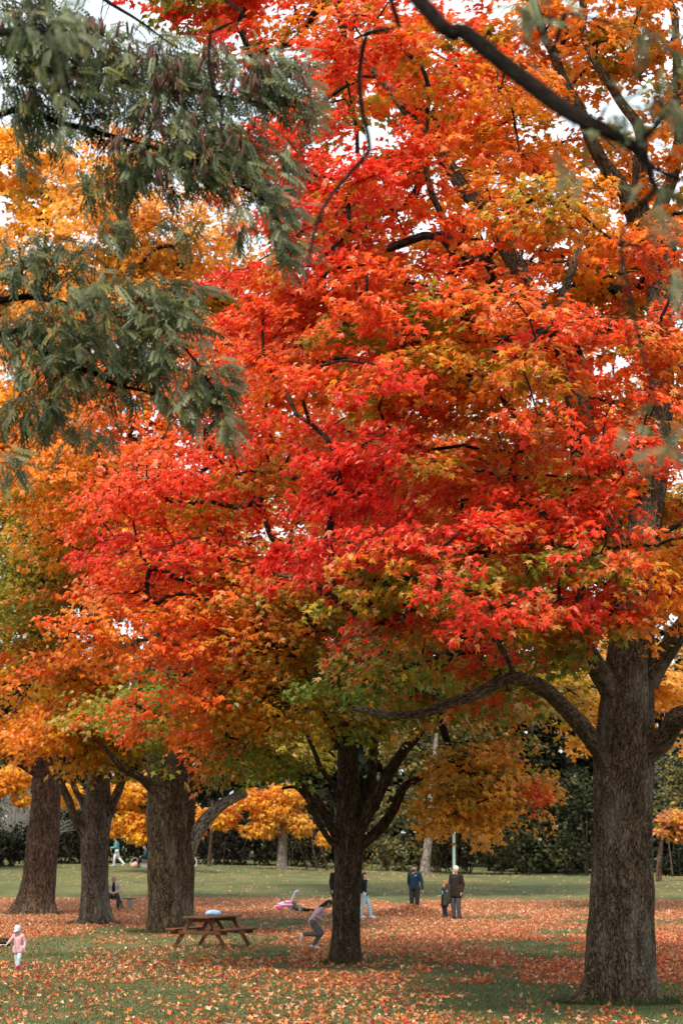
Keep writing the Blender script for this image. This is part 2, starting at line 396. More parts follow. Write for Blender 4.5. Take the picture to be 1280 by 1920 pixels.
        for s in sp[rs.rand(len(sp)) < twig_p]:   # twig
            mid = (p + s) / 2 + np.array((0, 0, .08)) + rs.normal(size=3) * .03
            V, F, bk = tube(np.array([p, mid, s]), np.array([.009, .006, .003]), 3); Vs.append(V); Fs.append(F + n0); Bs.append(bk); n0 += len(V)
        nl = leaves; tot = ns * nl
        lp = np.repeat(sp, nl, 0) + rs.normal(size=(tot, 3)) * np.array((.16, .16, .085)) * (spray_r / .5)
        od = nrm(np.repeat(nrm(sp - p + np.array(o) * .25), nl, 0) + rs.normal(size=(tot, 3)) * .55)
        ln = nrm(np.array((0, 0, .75)) + .55 * o + rs.normal(size=(tot, 3)) * .42)
        lt = od + np.array((0, 0, -.55))
        w = np.exp(-((lp[:, None, 0] - cpos[None, :, 0]) ** 2 + (lp[:, None, 2] - cpos[None, :, 2]) ** 2) / crad[None] ** 2) + 1e-9
        pn = np.exp(rs.normal(size=len(cols)) * .9); w = w * pn       # each clump leans to its own hue
        w = w * np.exp(rs.normal(size=w.shape) * .55); w = w / w.sum(1, keepdims=True); w = w ** 2.2; w = w / w.sum(1, keepdims=True)
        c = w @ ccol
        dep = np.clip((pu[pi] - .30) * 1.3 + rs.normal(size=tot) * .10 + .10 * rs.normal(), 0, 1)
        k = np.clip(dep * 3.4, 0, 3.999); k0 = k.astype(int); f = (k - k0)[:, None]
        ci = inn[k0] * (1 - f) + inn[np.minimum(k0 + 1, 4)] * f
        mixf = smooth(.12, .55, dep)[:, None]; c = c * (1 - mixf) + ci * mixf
        c = c * np.exp(rs.normal(size=(tot, 1)) * .16); 
        pl = rs.rand(tot) < .035 + .13 * (rs.rand() < .5) * max(0, out[2]); c[pl] = c[pl] * .45 + PAL['pale'] * .55  # sky highlights painted into leaf colour, more often on clump tops
        LP.append(lp); LN.append(ln); LT.append(lt); LS.append(leaf_size * (.55 + .6 * rs.rand(tot)) * (back if p[1] > base[1] + .8 else 1)); LC.append(c)
    LP, LN, LT, LS, LC = (np.concatenate(q) for q in (LP, LN, LT, LS, LC))
    LC = np.clip(LC, .004, .85)
    link("branches", mesh_data("branches", np.concatenate(Vs) - off, np.concatenate(Fs), twig_mat or M_TWIG, vec=np.concatenate(Bs), smooth_=True), root)
    keep = np.ones(len(LP), bool); crown_parent = root
    if n_indiv:
        # the leaves that show largest: nearest ones inside the frame on the camera's side, facing it
        yc = LP[:, 1] * CT + (LP[:, 2] - CAMH) * ST; vy = (-(LP[:, 1]) * ST + (LP[:, 2] - CAMH) * CT) / yc * FPX; vx = LP[:, 0] / yc * FPX
        view = nrm(LP - np.array((0, 0, CAMH))); face = np.abs(np.sum(view * LN, 1))
        score = LS / yc * (.3 + face) * ((np.abs(vx) < 620) & (np.abs(vy) < 940))
        score = score * (1 - .25 * np.minimum(1, (yc - yc.min()) / 6))
        pick = np.argsort(-score)[:n_indiv]; keep[pick] = False
    px_ = 640 + LP[:, 0] / LP[:, 1] * FPX; py_ = 1582 - (LP[:, 2] - CAMH) / LP[:, 1] * FPX
    fine = keep & (LP[:, 1] < base[1] + 1.0) & (px_ > -60) & (px_ < 1340) & (py_ > -80); rough_ = keep & ~fine
    Va, Fa = leaf_verts(LP[fine] - off, LN[fine], LT[fine], LS[fine], T3); Vb, Fb = leaf_verts(LP[rough_] - off, LN[rough_], LT[rough_], LS[rough_], MAPLE4)
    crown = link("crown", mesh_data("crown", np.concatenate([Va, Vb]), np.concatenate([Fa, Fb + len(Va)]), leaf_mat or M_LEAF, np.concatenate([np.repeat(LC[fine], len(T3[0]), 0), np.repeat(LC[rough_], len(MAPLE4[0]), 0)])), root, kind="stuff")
    if n_indiv:
        q = (LC[pick] * 1000).round(); order = np.lexsort((q[:, 0], q[:, 1])); groups = np.array_split(order, 14)
        for g in groups:
            me = mesh_data("leaf", T3[0], T3[1], leaf_mat or M_LEAF, np.repeat(LC[pick[g]].mean(0)[None], len(T3[0]), 0))
            for i in pick[g]:
                o = link("leaf", me, crown); o.matrix_local = frame_matrix(LP[i] - off, LN[i], LT[i], LS[i])
    print(name, "leaves", len(LP), "pads", len(pads), "tris", len(LP) * len(T3[1]))
    return root

def ground_z(x, y):
    x = np.asarray(x, float); y = np.asarray(y, float)
    zf = 1.30 - .75 * smooth(-14, 16, x)
    ramp_ = smooth(84, 128, y) * .55 + np.clip((y - 88) / 38, 0, 1) * .45
    z = zf * ramp_ + np.clip(y - 128, 0, 400) * .012
    u = fbm(np.stack([x * .16, y * .16, 0 * x], -1), 2, 77) - .5
    z = z + .10 * u * smooth(26, 34, y)
    pile = 1.0 * np.exp(-(((x - 2.45) / 1.3) ** 2 + ((y - 74.6) / .9) ** 2) * 1.0) * .32 * (.8 + .5 * fbm(np.stack([x * 1.5, y * 1.5, 0 * x], -1), 2, 5))
    return z + pile

# ------------------------------------------------------------------ ground
def screen_uv(x, y): return 640 + x * FPX / y, 1582 + CAMH * FPX / y
def leaf_density(x, y):
    u, v = screen_uv(x, np.maximum(y, 5.))
    d = np.where(v < 1688, .085, np.where(v < 1716, 1.0, np.where(v < 1762, .98, np.where(v < 1835, .72, .34))))
    d = d * np.where((v >= 1745), 1 - .55 * smooth(640, 330, u) * smooth(1745, 1775, v), 1)
    d = d + .25 * smooth(1878, 1900, v) + .35 * smooth(1000, 1150, u) * smooth(1730, 1760, v) * smooth(1850, 1830, v)
    n = fbm(np.stack([x * .42, y * .16, 0 * x], -1), 3, 31)
    n2 = fbm(np.stack([x * 1.3, y * .55, 0 * x], -1), 2, 47)
    cl = smooth(.39, .56, n * .6 + n2 * .4 + .10 * (v < 1716) * (v > 1688))
    d = d * (.08 + .92 * cl)
    d = d * (1 - .85 * np.exp(-(((x - 4.7) / 2.6) ** 2 + ((y - 33.6) / 2.4) ** 2)))
    d = d + 1.2 * np.exp(-(((x - 2.45) / 1.7) ** 2 + ((y - 74.4) / 1.2) ** 2))
    return np.clip(d, 0, 1.2)
xs = np.unique(np.concatenate([np.arange(-26, 26.1, .5), np.array([-900, -500, -300, -180, -110, -70, -48, -36, -30, 30, 36, 48, 70, 110, 180, 300, 500, 900.])]))
ys = np.unique(np.concatenate([np.array([-80, -30, -10, 0, 8, 14, 19, 23]), np.arange(26, 134, .45), np.array([138, 144, 152, 165, 190, 240, 340, 500, 900.])]))
GX, GY = np.meshgrid(xs, ys); GZ = ground_z(GX, GY)
V = np.stack([GX, GY, GZ], -1).reshape(-1, 3); nx = len(xs)
i, j = np.meshgrid(np.arange(nx - 1), np.arange(len(ys) - 1)); a = (j * nx + i).ravel()
lit = leaf_density(GX.ravel(), GY.ravel())
m, nt, out = material("lawn"); p = principled(nt, out, .95, .1)
tc = nt.nodes.new("ShaderNodeTexCoord"); ob = tc.outputs["Object"]
aa = nt.nodes.new("ShaderNodeAttribute"); aa.attribute_name = "col"
mp = nt.nodes.new("ShaderNodeMapping"); mp.inputs["Scale"].default_value = (1, .45, 1); nt.links.new(ob, mp.inputs[0])
g1 = noise(nt, mp.outputs[0], 1.1, 5, .6); g2 = noise(nt, mp.outputs[0], 38, 3, .7); g3 = noise(nt, ob, .12, 3, .5)
grass = ramp(nt, [(.25, (.054, .062, .028)), (.5, (.104, .114, .056)), (.78, (.156, .164, .090))], g2)
grass = mixrgb(nt, grass, ramp(nt, [(.35, (.75, .8, .7)), (.65, (1.25, 1.15, 1.1))], g1), 1, 'MULTIPLY')
grass = mixrgb(nt, grass, ramp(nt, [(.35, (.8, .9, .85)), (.65, (1.2, 1.1, 1.0))], g3), 1, 'MULTIPLY')
l1 = noise(nt, mp.outputs[0], 16, 5, .7)
litter = ramp(nt, [(.3, (.10, .045, .022)), (.5, (.26, .11, .05)), (.7, (.40, .20, .11))], l1)
lm = nt.nodes.new("ShaderNodeMath"); lm.operation = 'MULTIPLY_ADD'; lm.inputs[1].default_value = 1.5; 
nt.links.new(aa.outputs["Fac"], lm.inputs[0]); lm.inputs[2].default_value = -.55
ln_ = nt.nodes.new("ShaderNodeMath"); ln_.operation = 'ADD'; nt.links.new(lm.outputs[0], ln_.inputs[0])
lo_ = nt.nodes.new("ShaderNodeMath"); lo_.operation = 'MULTIPLY_ADD'; lo_.inputs[1].default_value = 1.6; lo_.inputs[2].default_value = -.8
nt.links.new(noise(nt, mp.outputs[0], 6, 4, .65), lo_.inputs[0]); nt.links.new(lo_.outputs[0], ln_.inputs[1]); ln_.use_clamp = True
nt.links.new(mixrgb(nt, grass, litter, ln_.outputs[0]), p.inputs["Base Color"])
nt.links.new(bump(nt, g2, .8, .05), p.inputs["Normal"])
M_LAWN = m
link("ground", mesh_data("ground", V, np.stack([a, a + 1, a + nx + 1, a + nx], 1), M_LAWN, np.repeat(lit[:, None], 3, 1), smooth_=True), kind="structure")

# grass blades on the near lawn
def blades(n, y0, y1, seed, h0, h1, w):
    rs = np.random.RandomState(seed); y = y0 * (y1 / y0) ** rs.rand(n); x = (rs.rand(n) * 2 - 1) * (y * .172 + .8)
    keep = fbm(np.stack([x * .9, y * .5, 0 * x], -1), 3, 3) + rs.rand(n) * .3 > .38; x, y = x[keep], y[keep]; n = len(x)
    z = ground_z(x, y); a = rs.rand(n) * 6.28; h = h0 + (h1 - h0) * rs.rand(n); 
    d = np.stack([np.cos(a), np.sin(a), 0 * a], 1) * w; tip = rs.normal(size=(n, 2)) * .35 * h[:, None]
    P = np.stack([x, y, z - .004], 1); V = np.stack([P - d, P + d, P + np.stack([tip[:, 0], tip[:, 1], h], 1)], 1).reshape(-1, 3)
    c = np.array((.055, .078, .022)) * np.exp(rs.normal(size=(n, 1)) * .3) + (rs.rand(n, 1) < .12) * np.array((.05, .035, .01))
    return V, np.arange(n * 3).reshape(-1, 3), np.repeat(c, 3, 0)
V1 = blades(70000, 28, 50, 1, .03, .065, .006); V2 = blades(30000, 48, 92, 2, .03, .07, .012)
def foot_ring(px, py, d, r, n, seed):
    rs = np.random.RandomState(seed); c = at(px, py, d); a = rs.rand(n) * 6.28; q = r * (.85 + .5 * rs.rand(n)); x = c[0] + np.cos(a) * q * (1.25 + .2 * (np.cos(a) < 0)); y = d + np.sin(a) * q; z = ground_z(x, y); h = .05 + .11 * rs.rand(n) ** 2; t = rs.normal(size=(n, 2)) * .04
    w = np.stack([np.cos(a + 1.57), np.sin(a + 1.57), 0 * a], 1) * .008; P = np.stack([x, y, z - .01], 1)
    return np.stack([P - w, P + w, P + np.stack([t[:, 0], t[:, 1], h], 1)], 1).reshape(-1, 3), np.repeat(np.array((.055, .072, .022)) * np.exp(rs.normal(size=(n, 1)) * .3), 3, 0)
FR = [foot_ring(1163, 1868, 34.9, .62, 3200, 1), foot_ring(647, 1800, 45.8, .36, 1600, 2), foot_ring(322, 1742, 62.4, .72, 1800, 3), foot_ring(180, 1728, 68.4, .55, 1400, 4), foot_ring(66, 1711, 78, .85, 1600, 5)]
VG = np.concatenate([V1[0], V2[0]] + [q[0] for q in FR]); CGR = np.concatenate([V1[2], V2[2]] + [q[1] for q in FR])
link("grass", mesh_data("grass", VG, np.arange(len(VG)).reshape(-1, 3), M_HEDGE, CGR),
     kind="stuff", label="short green grass blades of the park lawn", category="grass")

# fallen leaves
FCOL = np.array([(.47, .19, .080), (.54, .27, .155), (.50, .155, .035), (.40, .050, .026), (.54, .105, .048), (.23, .095, .045), (.63, .43, .29), (.55, .33, .08)])
def litter_points(n, y0, y1, seed, mult=1.0):
    rs = np.random.RandomState(seed); y = np.sqrt(y0 ** 2 + (y1 ** 2 - y0 ** 2) * rs.rand(n)); x = (rs.rand(n) * 2 - 1) * (y * .172 + 1.0)
    k = rs.rand(n) < leaf_density(x, y) * mult; return x[k], y[k]
fx, fy = [], []
for args in ((52000, 27.5, 48, 11, 1.0), (44000, 48, 66, 12, 1.0), (54000, 66, 94, 13, 1.0), (90000, 94, 130, 14, 1.1)):
    q = litter_points(*args); fx.append(q[0]); fy.append(q[1])
rp = np.random.RandomState(77); fx.append(2.45 + rp.normal(size=1700) * .85); fy.append(74.3 + rp.normal(size=1700) * .6)
fx, fy = np.concatenate(fx), np.concatenate(fy); n = len(fx); rs = np.random.RandomState(5)
FP = np.stack([fx, fy, ground_z(fx, fy) + .002 + .035 * rs.rand(n)], 1)
FN = nrm(np.stack([rs.normal(size=n) * .5, rs.normal(size=n) * .5 - .12, np.ones(n)], 1)); ang = rs.rand(n) * 6.28
FT = np.stack([np.cos(ang), np.sin(ang), 0 * ang], 1); FS = .042 + .066 * rs.rand(n) ** 1.5
u_, v_ = screen_uv(fx, fy)
pw = np.tile(np.array([.25, .16, .16, .10, .07, .17, .06, .03]), (n, 1))
redz = smooth(600, 1100, u_) * smooth(1700, 1740, v_); pw[:, 3:5] *= (1 + 1.6 * redz)[:, None]; pw[:, [0, 1, 6]] *= (1 + 1.6 * smooth(1760, 1700, v_))[:, None]; pw[:, 1] *= 1 + 1.2 * smooth(1760, 1700, v_)
farl = v_ < 1688; pw[farl, 6] *= 3; pw[farl, 7] *= 5
cs = np.cumsum(pw / pw.sum(1, keepdims=True), 1); ci = (rs.rand(n, 1) > cs).sum(1).clip(0, 7)
FC = np.clip(FCOL[ci] * np.exp(rs.normal(size=(n, 1)) * .22), .01, .8)
near = (v_ > 1740) & (v_ < 1917) & (u_ > 8) & (u_ < 1272)
pick = np.where(near)[0]; pick = pick[np.argsort(-(FS[pick] / fy[pick]) * (1.5 - FN[pick, 2]))][:300]
kp = np.ones(n, bool); kp[pick] = False
T_A = (MAPLE6[0] * np.array((1, 1, -1.6)), MAPLE6[1]); T_B = (MAPLE4[0] * np.array((1, 1, -2.2)), MAPLE4[1])
nr = kp & (fy < 50); fr = kp & (fy >= 50)
Va, Fa = leaf_verts(FP[nr], FN[nr], FT[nr], FS[nr], T_A); Vb, Fb = leaf_verts(FP[fr], FN[fr], FT[fr], FS[fr], T_B)
link("leaf_litter", mesh_data("leaf_litter", np.concatenate([Va, Vb]), np.concatenate([Fa, Fb + len(Va)]), M_FALLEN,
     np.concatenate([np.repeat(FC[nr], len(T_A[0]), 0), np.repeat(FC[fr], len(T_B[0]), 0)])), kind="stuff",
     label="carpet of fallen tan, orange and red maple leaves on the lawn", category="fallen leaves")
FNAME = ['tan', 'pinkish tan', 'orange', 'dark red', 'scarlet', 'brown', 'pale straw coloured', 'yellow']
fme = [mesh_data("fallen_leaf", T_A[0], T_A[1], M_FALLEN, np.repeat(c[None], len(T_A[0]), 0)) for c in FCOL]
for i in pick:
    zone = "beside the massive right trunk" if u_[i] > 930 else "in front of the middle trunk" if u_[i] > 540 else "in front of the picnic table" if u_[i] > 230 else "near the toddler"
    zone += ", near the bottom edge" if v_[i] > 1860 else ""
    o = link("fallen_leaf", fme[ci[i]], label=f"{FNAME[ci[i]]} fallen leaf {zone}", category="leaf", group=f"{FNAME[ci[i]]} leaves {zone}")
    o.matrix_world = frame_matrix(FP[i], FN[i], FT[i], FS[i])
print("fallen", n)

# ------------------------------------------------------------------ maples
def P3(d0):
    def f(px, py, dd=0): return at(px, py, d0 + dd)
    return f
def limb(f, pts):   # (px, py, dd, diameter in px at the tree's own distance)
    return [(f(a, b, c), w / 2) for a, b, c, w in pts]
def blobs_(f, L, w=1): return [(f(a, b, c), np.array((rx, (ry if ry else rx), rz)), w) for a, b, c, rx, ry, rz in L]
def cols_(f, L): return [(f(a, b, 0), r, c) for a, b, r, c in L]
def trunkpts(f, d, L): return [(f(a, b, c), w / 2) for a, b, c, w in L]

# A: the large maple at the right
dA = 34.9; f = P3(dA); s = 1 / ppm(dA)
tr = trunkpts(f, dA, [(1163, 1876, 0, 1.100), (1163, 1800, 0, 1.090), (1166, 1700, 0, 1.034), (1168, 1600, 0, 0.978), (1170, 1500, 0, 0.949), (1172, 1420, 0, 0.959), (1176, 1340, 0, 0.902), (1180, 1260, 0, 0.808), (1186, 1180, 0, 0.714),
                      (1196, 1080, .2, 0.620), (1212, 960, .5, 0.564), (1226, 840, .8, 0.517), (1236, 700, 1.1, 0.489), (1238, 560, 1.4, 0.470), (1225, 470, 1.6, 0.451), (1205, 410, 1.7, 0.423)])
limbsA = [limb(f, [(1140, 1440, -.15, 0.336), (1112, 1385, -.55, 0.302), (1070, 1330, -.9, 0.286), (1010, 1292, -1.3, 0.260), (950, 1278, -1.8, 0.227), (880, 1305, -2.2, 0.202), (800, 1334, -2.6, 0.168), (720, 1336, -2.8, 0.134), (665, 1322, -3, 0.092)]),
          limb(f, [(1150, 1300, -.1, .44), (1115, 1240, -.5, .38), (1070, 1185, -1.0, .34), (1000, 1140, -1.6, .29), (900, 1150, -2.2, .24), (800, 1165, -2.6, .20), (730, 1166, -3, .17), (660, 1135, -3.2, .14), (600, 1092, -3.4, .11), (515, 1074, -3.6, .05)]),
          limb(f, [(1200, 1420, 0, .46), (1235, 1385, -.3, .42), (1262, 1352, -.6, .38), (1300, 1352, -1, .34), (1360, 1370, -1.4, .28), (1440, 1350, -1.8, .2)]),
          limb(f, [(1210, 1280, 0, .46), (1245, 1220, -.3, .40), (1285, 1160, -.6, .36), (1340, 1080, -.8, .3), (1420, 960, -1, .24), (1500, 840, -1, .16)]),
          limb(f, [(1190, 1120, .1, .50), (1150, 990, -.3, .46), (1112, 850, -.7, .42), (1070, 740, -1.0, .38), (1035, 670, -1.2, .37), (985, 540, -1.3, .33), (925, 420, -1.3, .30), (850, 330, -1.2, .25), (790, 240, -1.2, .20), (720, 150, -1, .15), (620, 80, -.8, .09)]),
          limb(f, [(1105, 720, -.8, .24), (1060, 620, -.8, .2), (1060, 520, -.6, .16), (1100, 420, -.4, .12)]),
          limb(f, [(920, 545, -1.6, .06), (860, 500, -1.9, .14), (848, 430, -2, .13), (820, 380, -2, .11), (800, 300, -2.2, .08), (806, 190, -2.4, .05)]),
          limb(f, [(985, 560, -1.3, .13), (900, 535, -1.8, .13), (865, 480, -2, .12), (850, 440, -2, .10)]),
          limb(f, [(1222, 480, 1.6, .36), (1175, 380, 1.2, .30), (1120, 280, .9, .25), (1070, 170, .6, .2), (1020, 60, .3, .16), (980, -60, 0, .12)]),
          limb(f, [(1205, 430, 1.7, .32), (1195, 330, 1.6, .26), (1185, 230, 1.5, .22), (1120, 120, 1.3, .17), (1090, 20, 1.2, .14), (1080, -80, 1, .1)]),
          limb(f, [(1222, 440, 1.7, .30), (1255, 330, 1.8, .26), (1275, 220, 1.8, .22), (1270, 100, 1.9, .18), (1250, -40, 2, .12)]),
          limb(f, [(1000, 1130, -1.6, .18), (985, 1050, -1.9, .15), (1000, 990, -2, .11), (1020, 930, -2.1, .06)]),
          limb(f, [(770, 1166, -2.7, .14), (790, 1110, -3, .12), (700, 1075, -3.2, .1), (640, 1040, -3.3, .08), (590, 1015, -3.4, .04)]),
          limb(f, [(965, 1280, -1.7, .12), (945, 1225, -2, .1), (900, 1180, -2.3, .07)])]
BL = [(1010, 1060, -4.6, 1.9, 0, .95), (830, 1075, -5.0, 1.9, 0, .8), (690, 1060, -4.6, 1.1, 0, .6), (860, 1180, -4.6, 1.5, 0, .6), (1170, 1030, -4.4, 1.5, 0, .9), (1240, 1060, -3, 1.5, 0, .8), (1010, 1165, -3.6, 1.3, 0, .5),
      (1060, 770, -4.4, 1.7, 0, 1.2), (900, 650, -4.6, 1.7, 0, 1.0), (770, 580, -3.6, 1.7, 0, 1.0), (700, 410, -3, 1.6, 0, 1.3), (640, 250, -2, 1.6, 0, 1.4), (790, 130, -3.4, 1.8, 0, 1.3), (620, 70, 0, 2.0, 0, 1.1),
      (450, 10, .6, 1.5, 0, .7), (350, 0, .8, 1.0, 0, .45), (1000, 370, -3.6, 1.5, 0, .8), (860, 580, -2.6, 1.3, 0, .9), (960, 470, .8, 1.3, 0, 1.0), (900, 250, 0, 1.5, 0, 1.2), (1160, 90, 1, 1.9, 0, 1.3), (1250, 500, -3.4, .9, 0, .9), (1225, 660, -3.2, 1.1, 0, .6),
      (1120, 640, -4, 1.3, 0, .7), (720, 750, -4.2, 1.6, 0, .9), (600, 640, -2.6, 1.5, 0, .7), (850, 850, -2.4, 1.5, 0, 1.0), (980, 900, .6, 1.7, 0, 1.2), (1100, 905, -4, 1.0, 0, .6), (1240, 900, 1.4, 1.6, 0, 1.3), (780, 900, -4.4, 1.6, 0, .8),
      (560, 480, -1, 1.6, 0, 1.1), (520, 330, 0, 1.2, 0, 1.0), (700, 680, 1, 2.4, 0, 1.6), (800, 1000, 1, 2.6, 0, 1.4), (1010, 1235, 2.5, 2.0, 0, .8), (860, 1240, 1, 1.8, 0, .7), (730, 1250, 0, 1.3, 0, .6), (1100, 560, 2.4, 1.6, 0, 1.4), (680, 520, 2, 2.0, 0, 1.6), (1180, 1130, 1.5, 1.3, 0, .7)]
out_ = [(1450, 1000, -1, 2.2, 0, 1.8), (1480, 650, 0, 2.4, 0, 2), (1420, 330, 0, 2.4, 0, 2), (1250, -160, 1, 2.4, 0, 1.8), (950, -170, 0, 2.6, 0, 1.6), (650, -150, 1, 2, 0, 1.2), (1050, 500, 5, 3.2, 0, 3), (1100, 900, 6, 3.2, 0, 2), (760, 700, 4.5, 3.4, 0, 2.4), (1260, 700, 4.5, 2.2, 0, 2.4), (1250, 1020, 4, 2, 0, 1.4), (760, 300, 4, 3, 0, 2.4), (1200, 330, 4.5, 2.4, 0, 2), (950, 1080, 4, 3, 0, 1.4), (860, 90, 3.5, 2.6, 0, 1.4), (1120, 90, 3.5, 2.4, 0, 1.4), (620, 210, 3.5, 2.2, 0, 1.6), (1220, 220, 3.5, 1.8, 0, 1.4)]
CA = [(1000, 1050, 1.6, 'red'), (820, 1080, 1.6, 'crimson'), (860, 1185, 1.2, 'crimson'), (1170, 1020, 1.2, 'red'), (1240, 1150, 1.0, 'orange'), (1060, 780, 1.4, 'red'), (900, 640, 1.3, 'scarlet'), (770, 570, 1.2, 'red'), (700, 400, 1.3, 'red'),
      (640, 240, 1.4, 'red'), (800, 130, 1.6, 'red'), (620, 70, 1.2, 'orange'), (440, 0, 1.2, 'crimson'), (1000, 370, 1.0, 'scarlet'), (950, 470, 1.0, 'amber'), (900, 250, 1.0, 'orange'), (1160, 100, 1.8, 'orange'), (1220, 280, 1.2, 'orange'), (1250, 500, .9, 'scarlet'),
      (1230, 660, .9, 'red'), (730, 730, 1.2, 'scarlet'), (600, 640, 1.2, 'scarlet'), (850, 850, .9, 'rust'), (960, 880, 1.1, 'olive'), (1100, 900, .9, 'red'), (1240, 880, 1.0, 'olive'), (1200, 780, .8, 'rust'), (780, 900, 1.4, 'crimson'), (560, 480, 1.4, 'crimson'), (530, 330, 1.2, 'red'),
      (850, 360, .8, 'amber'), (1010, 1240, 1.1, 'green'), (860, 1260, 1.0, 'green'), (740, 1260, 1.1, 'green'), (1080, 560, 1.0, 'orange'), (900, 780, .9, 'orange')]
build_tree("maple_tree", "massive red and orange maple with thick furrowed trunk at the right edge", dA, tr, limbsA,
           blobs_(f, BL) + blobs_(f, out_, .42), cols_(f, CA), 770, 10, 13, .146, MAPLE, M_BARK, n_indiv=300, seed=21, trunk_n=150,
           flare=(-.04, .24), roots=[(R(203), .95, .20), (R(238), .28, .13), (R(268), .40, .15), (R(305), .34, .14), (R(343), .36, .17), (R(60), .3, .3), (R(130), .3, .3)], relief=.085, spray_r=.36, twig_p=.55, tstep=.07)

# B: the maple in the middle
dB = 45.8; f = P3(dB)
tr = trunkpts(f, dB, [(647, 1806, 0, 0.619), (648, 1760, 0, 0.601), (650, 1700, 0, 0.582), (653, 1640, 0, 0.582), (655, 1590, 0, 0.637), (656, 1550, 0, 0.637), (655, 1500, 0, 0.510), (652, 1430, .1, 0.437), (648, 1340, .2, 0.364), (640, 1220, .3, 0.309), (632, 1080, .4, 0.237), (620, 900, .4, 0.164), (600, 740, .3, 0.091)])
limbsB = [limb(f, [(640, 1585, -.1, .22), (612, 1530, -.4, .20), (585, 1480, -.7, .19), (560, 1445, -1, .16), (520, 1420, -1.4, .12), (470, 1395, -1.8, .08)]),
          limb(f, [(630, 1590, -.1, .13), (600, 1545, -.4, .13), (575, 1490, -.7, .12), (562, 1475, -.8, .09), (535, 1480, -1.0, .07)]),
          limb(f, [(645, 1520, 0, .15), (622, 1470, -.3, .14), (600, 1430, -.6, .12), (575, 1370, -.9, .09)]),
          limb(f, [(662, 1540, 0, .26), (690, 1460, .3, .24), (705, 1400, .5, .2), (720, 1300, .8, .14)]),
          limb(f, [(665, 1570, -.1, .34), (700, 1510, -.4, .32), (735, 1450, -.6, .28), (765, 1400, -.8, .24), (800, 1330, -1, .18), (850, 1220, -1, .12)]),
          limb(f, [(672, 1590, 0, .26), (715, 1545, .1, .25), (750, 1495, .1, .22), (775, 1470, 0, .17), (805, 1448, -.1, .13), (840, 1425, -.2, .10), (900, 1420, -.4, .07)]),
          limb(f, [(640, 1400, 0, .2), (560, 1260, -1.4, .16), (470, 1140, -2.2, .12), (380, 1050, -2.8, .07)]),
          limb(f, [(640, 1300, .2, .2), (560, 1100, -.6, .16), (480, 940, -1.2, .12), (380, 840, -1.6, .07)])]
BL = [(350, 955, -3.4, 2.0, 0, .95), (410, 1085, -4.2, 2.2, 0, .95), (270, 890, -2, 1.5, 0, .8), (520, 760, -3.4, 2.0, 0, 1.0), (560, 880, -4.2, 2.2, 0, 1.0), (640, 1010, -4.2, 1.6, 0, .9), (560, 1130, -4.2, 1.9, 0, .8), (450, 1210, -4, 2.0, 0, .8),
      (290, 1170, -3.6, 1.8, 0, .8), (350, 1325, -3, 1.7, 0, .6), (520, 1310, -3.6, 2.0, 0, .7), (630, 1350, -3, 1.6, 0, .45), (480, 1400, -2, 1.2, 0, .45), (800, 1315, -1, 2.2, 0, .65), (760, 1250, 0, 1.9, 0, .8), (895, 1440, -1.2, 1.3, 0, .65), (915, 1470, .6, 1.2, 0, .8), (890, 1520, -.6, .8, 0, .35),
      (925, 1505, -1.6, .9, 0, .7), (850, 1500, .2, .9, 0, .4), (955, 1410, -.2, 1.0, 0, .6), (1040, 1320, 2, 1.6, 0, .7), (1235, 1320, 3.5, 1.4, 0, .9), (420, 700, -1.2, 1.7, 0, 1.0), (560, 640, 0, 1.8, 0, .9), (700, 900, 0, 2.4, 0, 1.8), (420, 900, 1, 2.6, 0, 1.8), (540, 1180, 0, 3, 0, 1.4), (700, 1120, -1, 2, 0, 1.0), (320, 1080, 0, 2, 0, 1.4)]
out_ = [(640, 1000, 5, 4, 0, 3), (900, 1100, 5, 3, 0, 2.2), (400, 1150, 4.5, 3, 0, 2), (560, 1360, 4, 3, 0, .8), (800, 1300, 4, 3, 0, 1), (1080, 1280, 4.5, 2.4, 0, 1.2)]
CB = [(350, 950, 1.6, 'red'), (400, 1090, 1.8, 'crimson'), (280, 880, 1.2, 'scarlet'), (450, 720, 1.6, 'scarlet'), (560, 780, 1.4, 'orange'), (520, 880, 1.6, 'red'), (640, 1000, 1.2, 'orange'), (580, 1120, 1.2, 'rust'), (450, 1200, 1.3, 'scarlet'), (290, 1160, 1.3, 'scarlet'), (230, 1230, 1, 'orange'),
      (340, 1330, 1.2, 'scarlet'), (460, 1300, 1.2, 'orange'), (560, 1290, 1.2, 'olive'), (630, 1350, 1.5, 'green'), (700, 1290, 1.5, 'green'), (880, 1320, 1.5, 'green'), (500, 1400, 1.0, 'green'), (750, 1330, 1.4, 'green'), (850, 1350, 1.2, 'green'), (760, 1240, 1.4, 'green'), (860, 1450, 1.0, 'gold'), (940, 1480, .8, 'amber'), (985, 1500, .35, 'red'), (900, 1540, .8, 'gold'),
      (800, 1490, .9, 'amber'), (960, 1400, .9, 'orange'), (1040, 1330, 1.2, 'olive'), (1100, 1360, .9, 'amber'), (1250, 1310, 1.4, 'gold'), (560, 620, 1.2, 'scarlet')]
build_tree("maple_tree", "mid-sized maple with dark forked trunk in the middle, red above and green beneath", dB, tr, limbsB,
           blobs_(f, BL) + blobs_(f, out_, .34), cols_(f, CB), 540, 10, 12, .152, MAPLE8, M_BARK_DARK, n_indiv=300, seed=33, trunk_n=90,
           flare=(.10, .22), roots=[(R(190), .35, .35), (R(350), .3, .35), (R(270), .15, .4), (R(90), .2, .5)], relief=.045, spray_r=.48, twig_p=.5, tstep=.08)

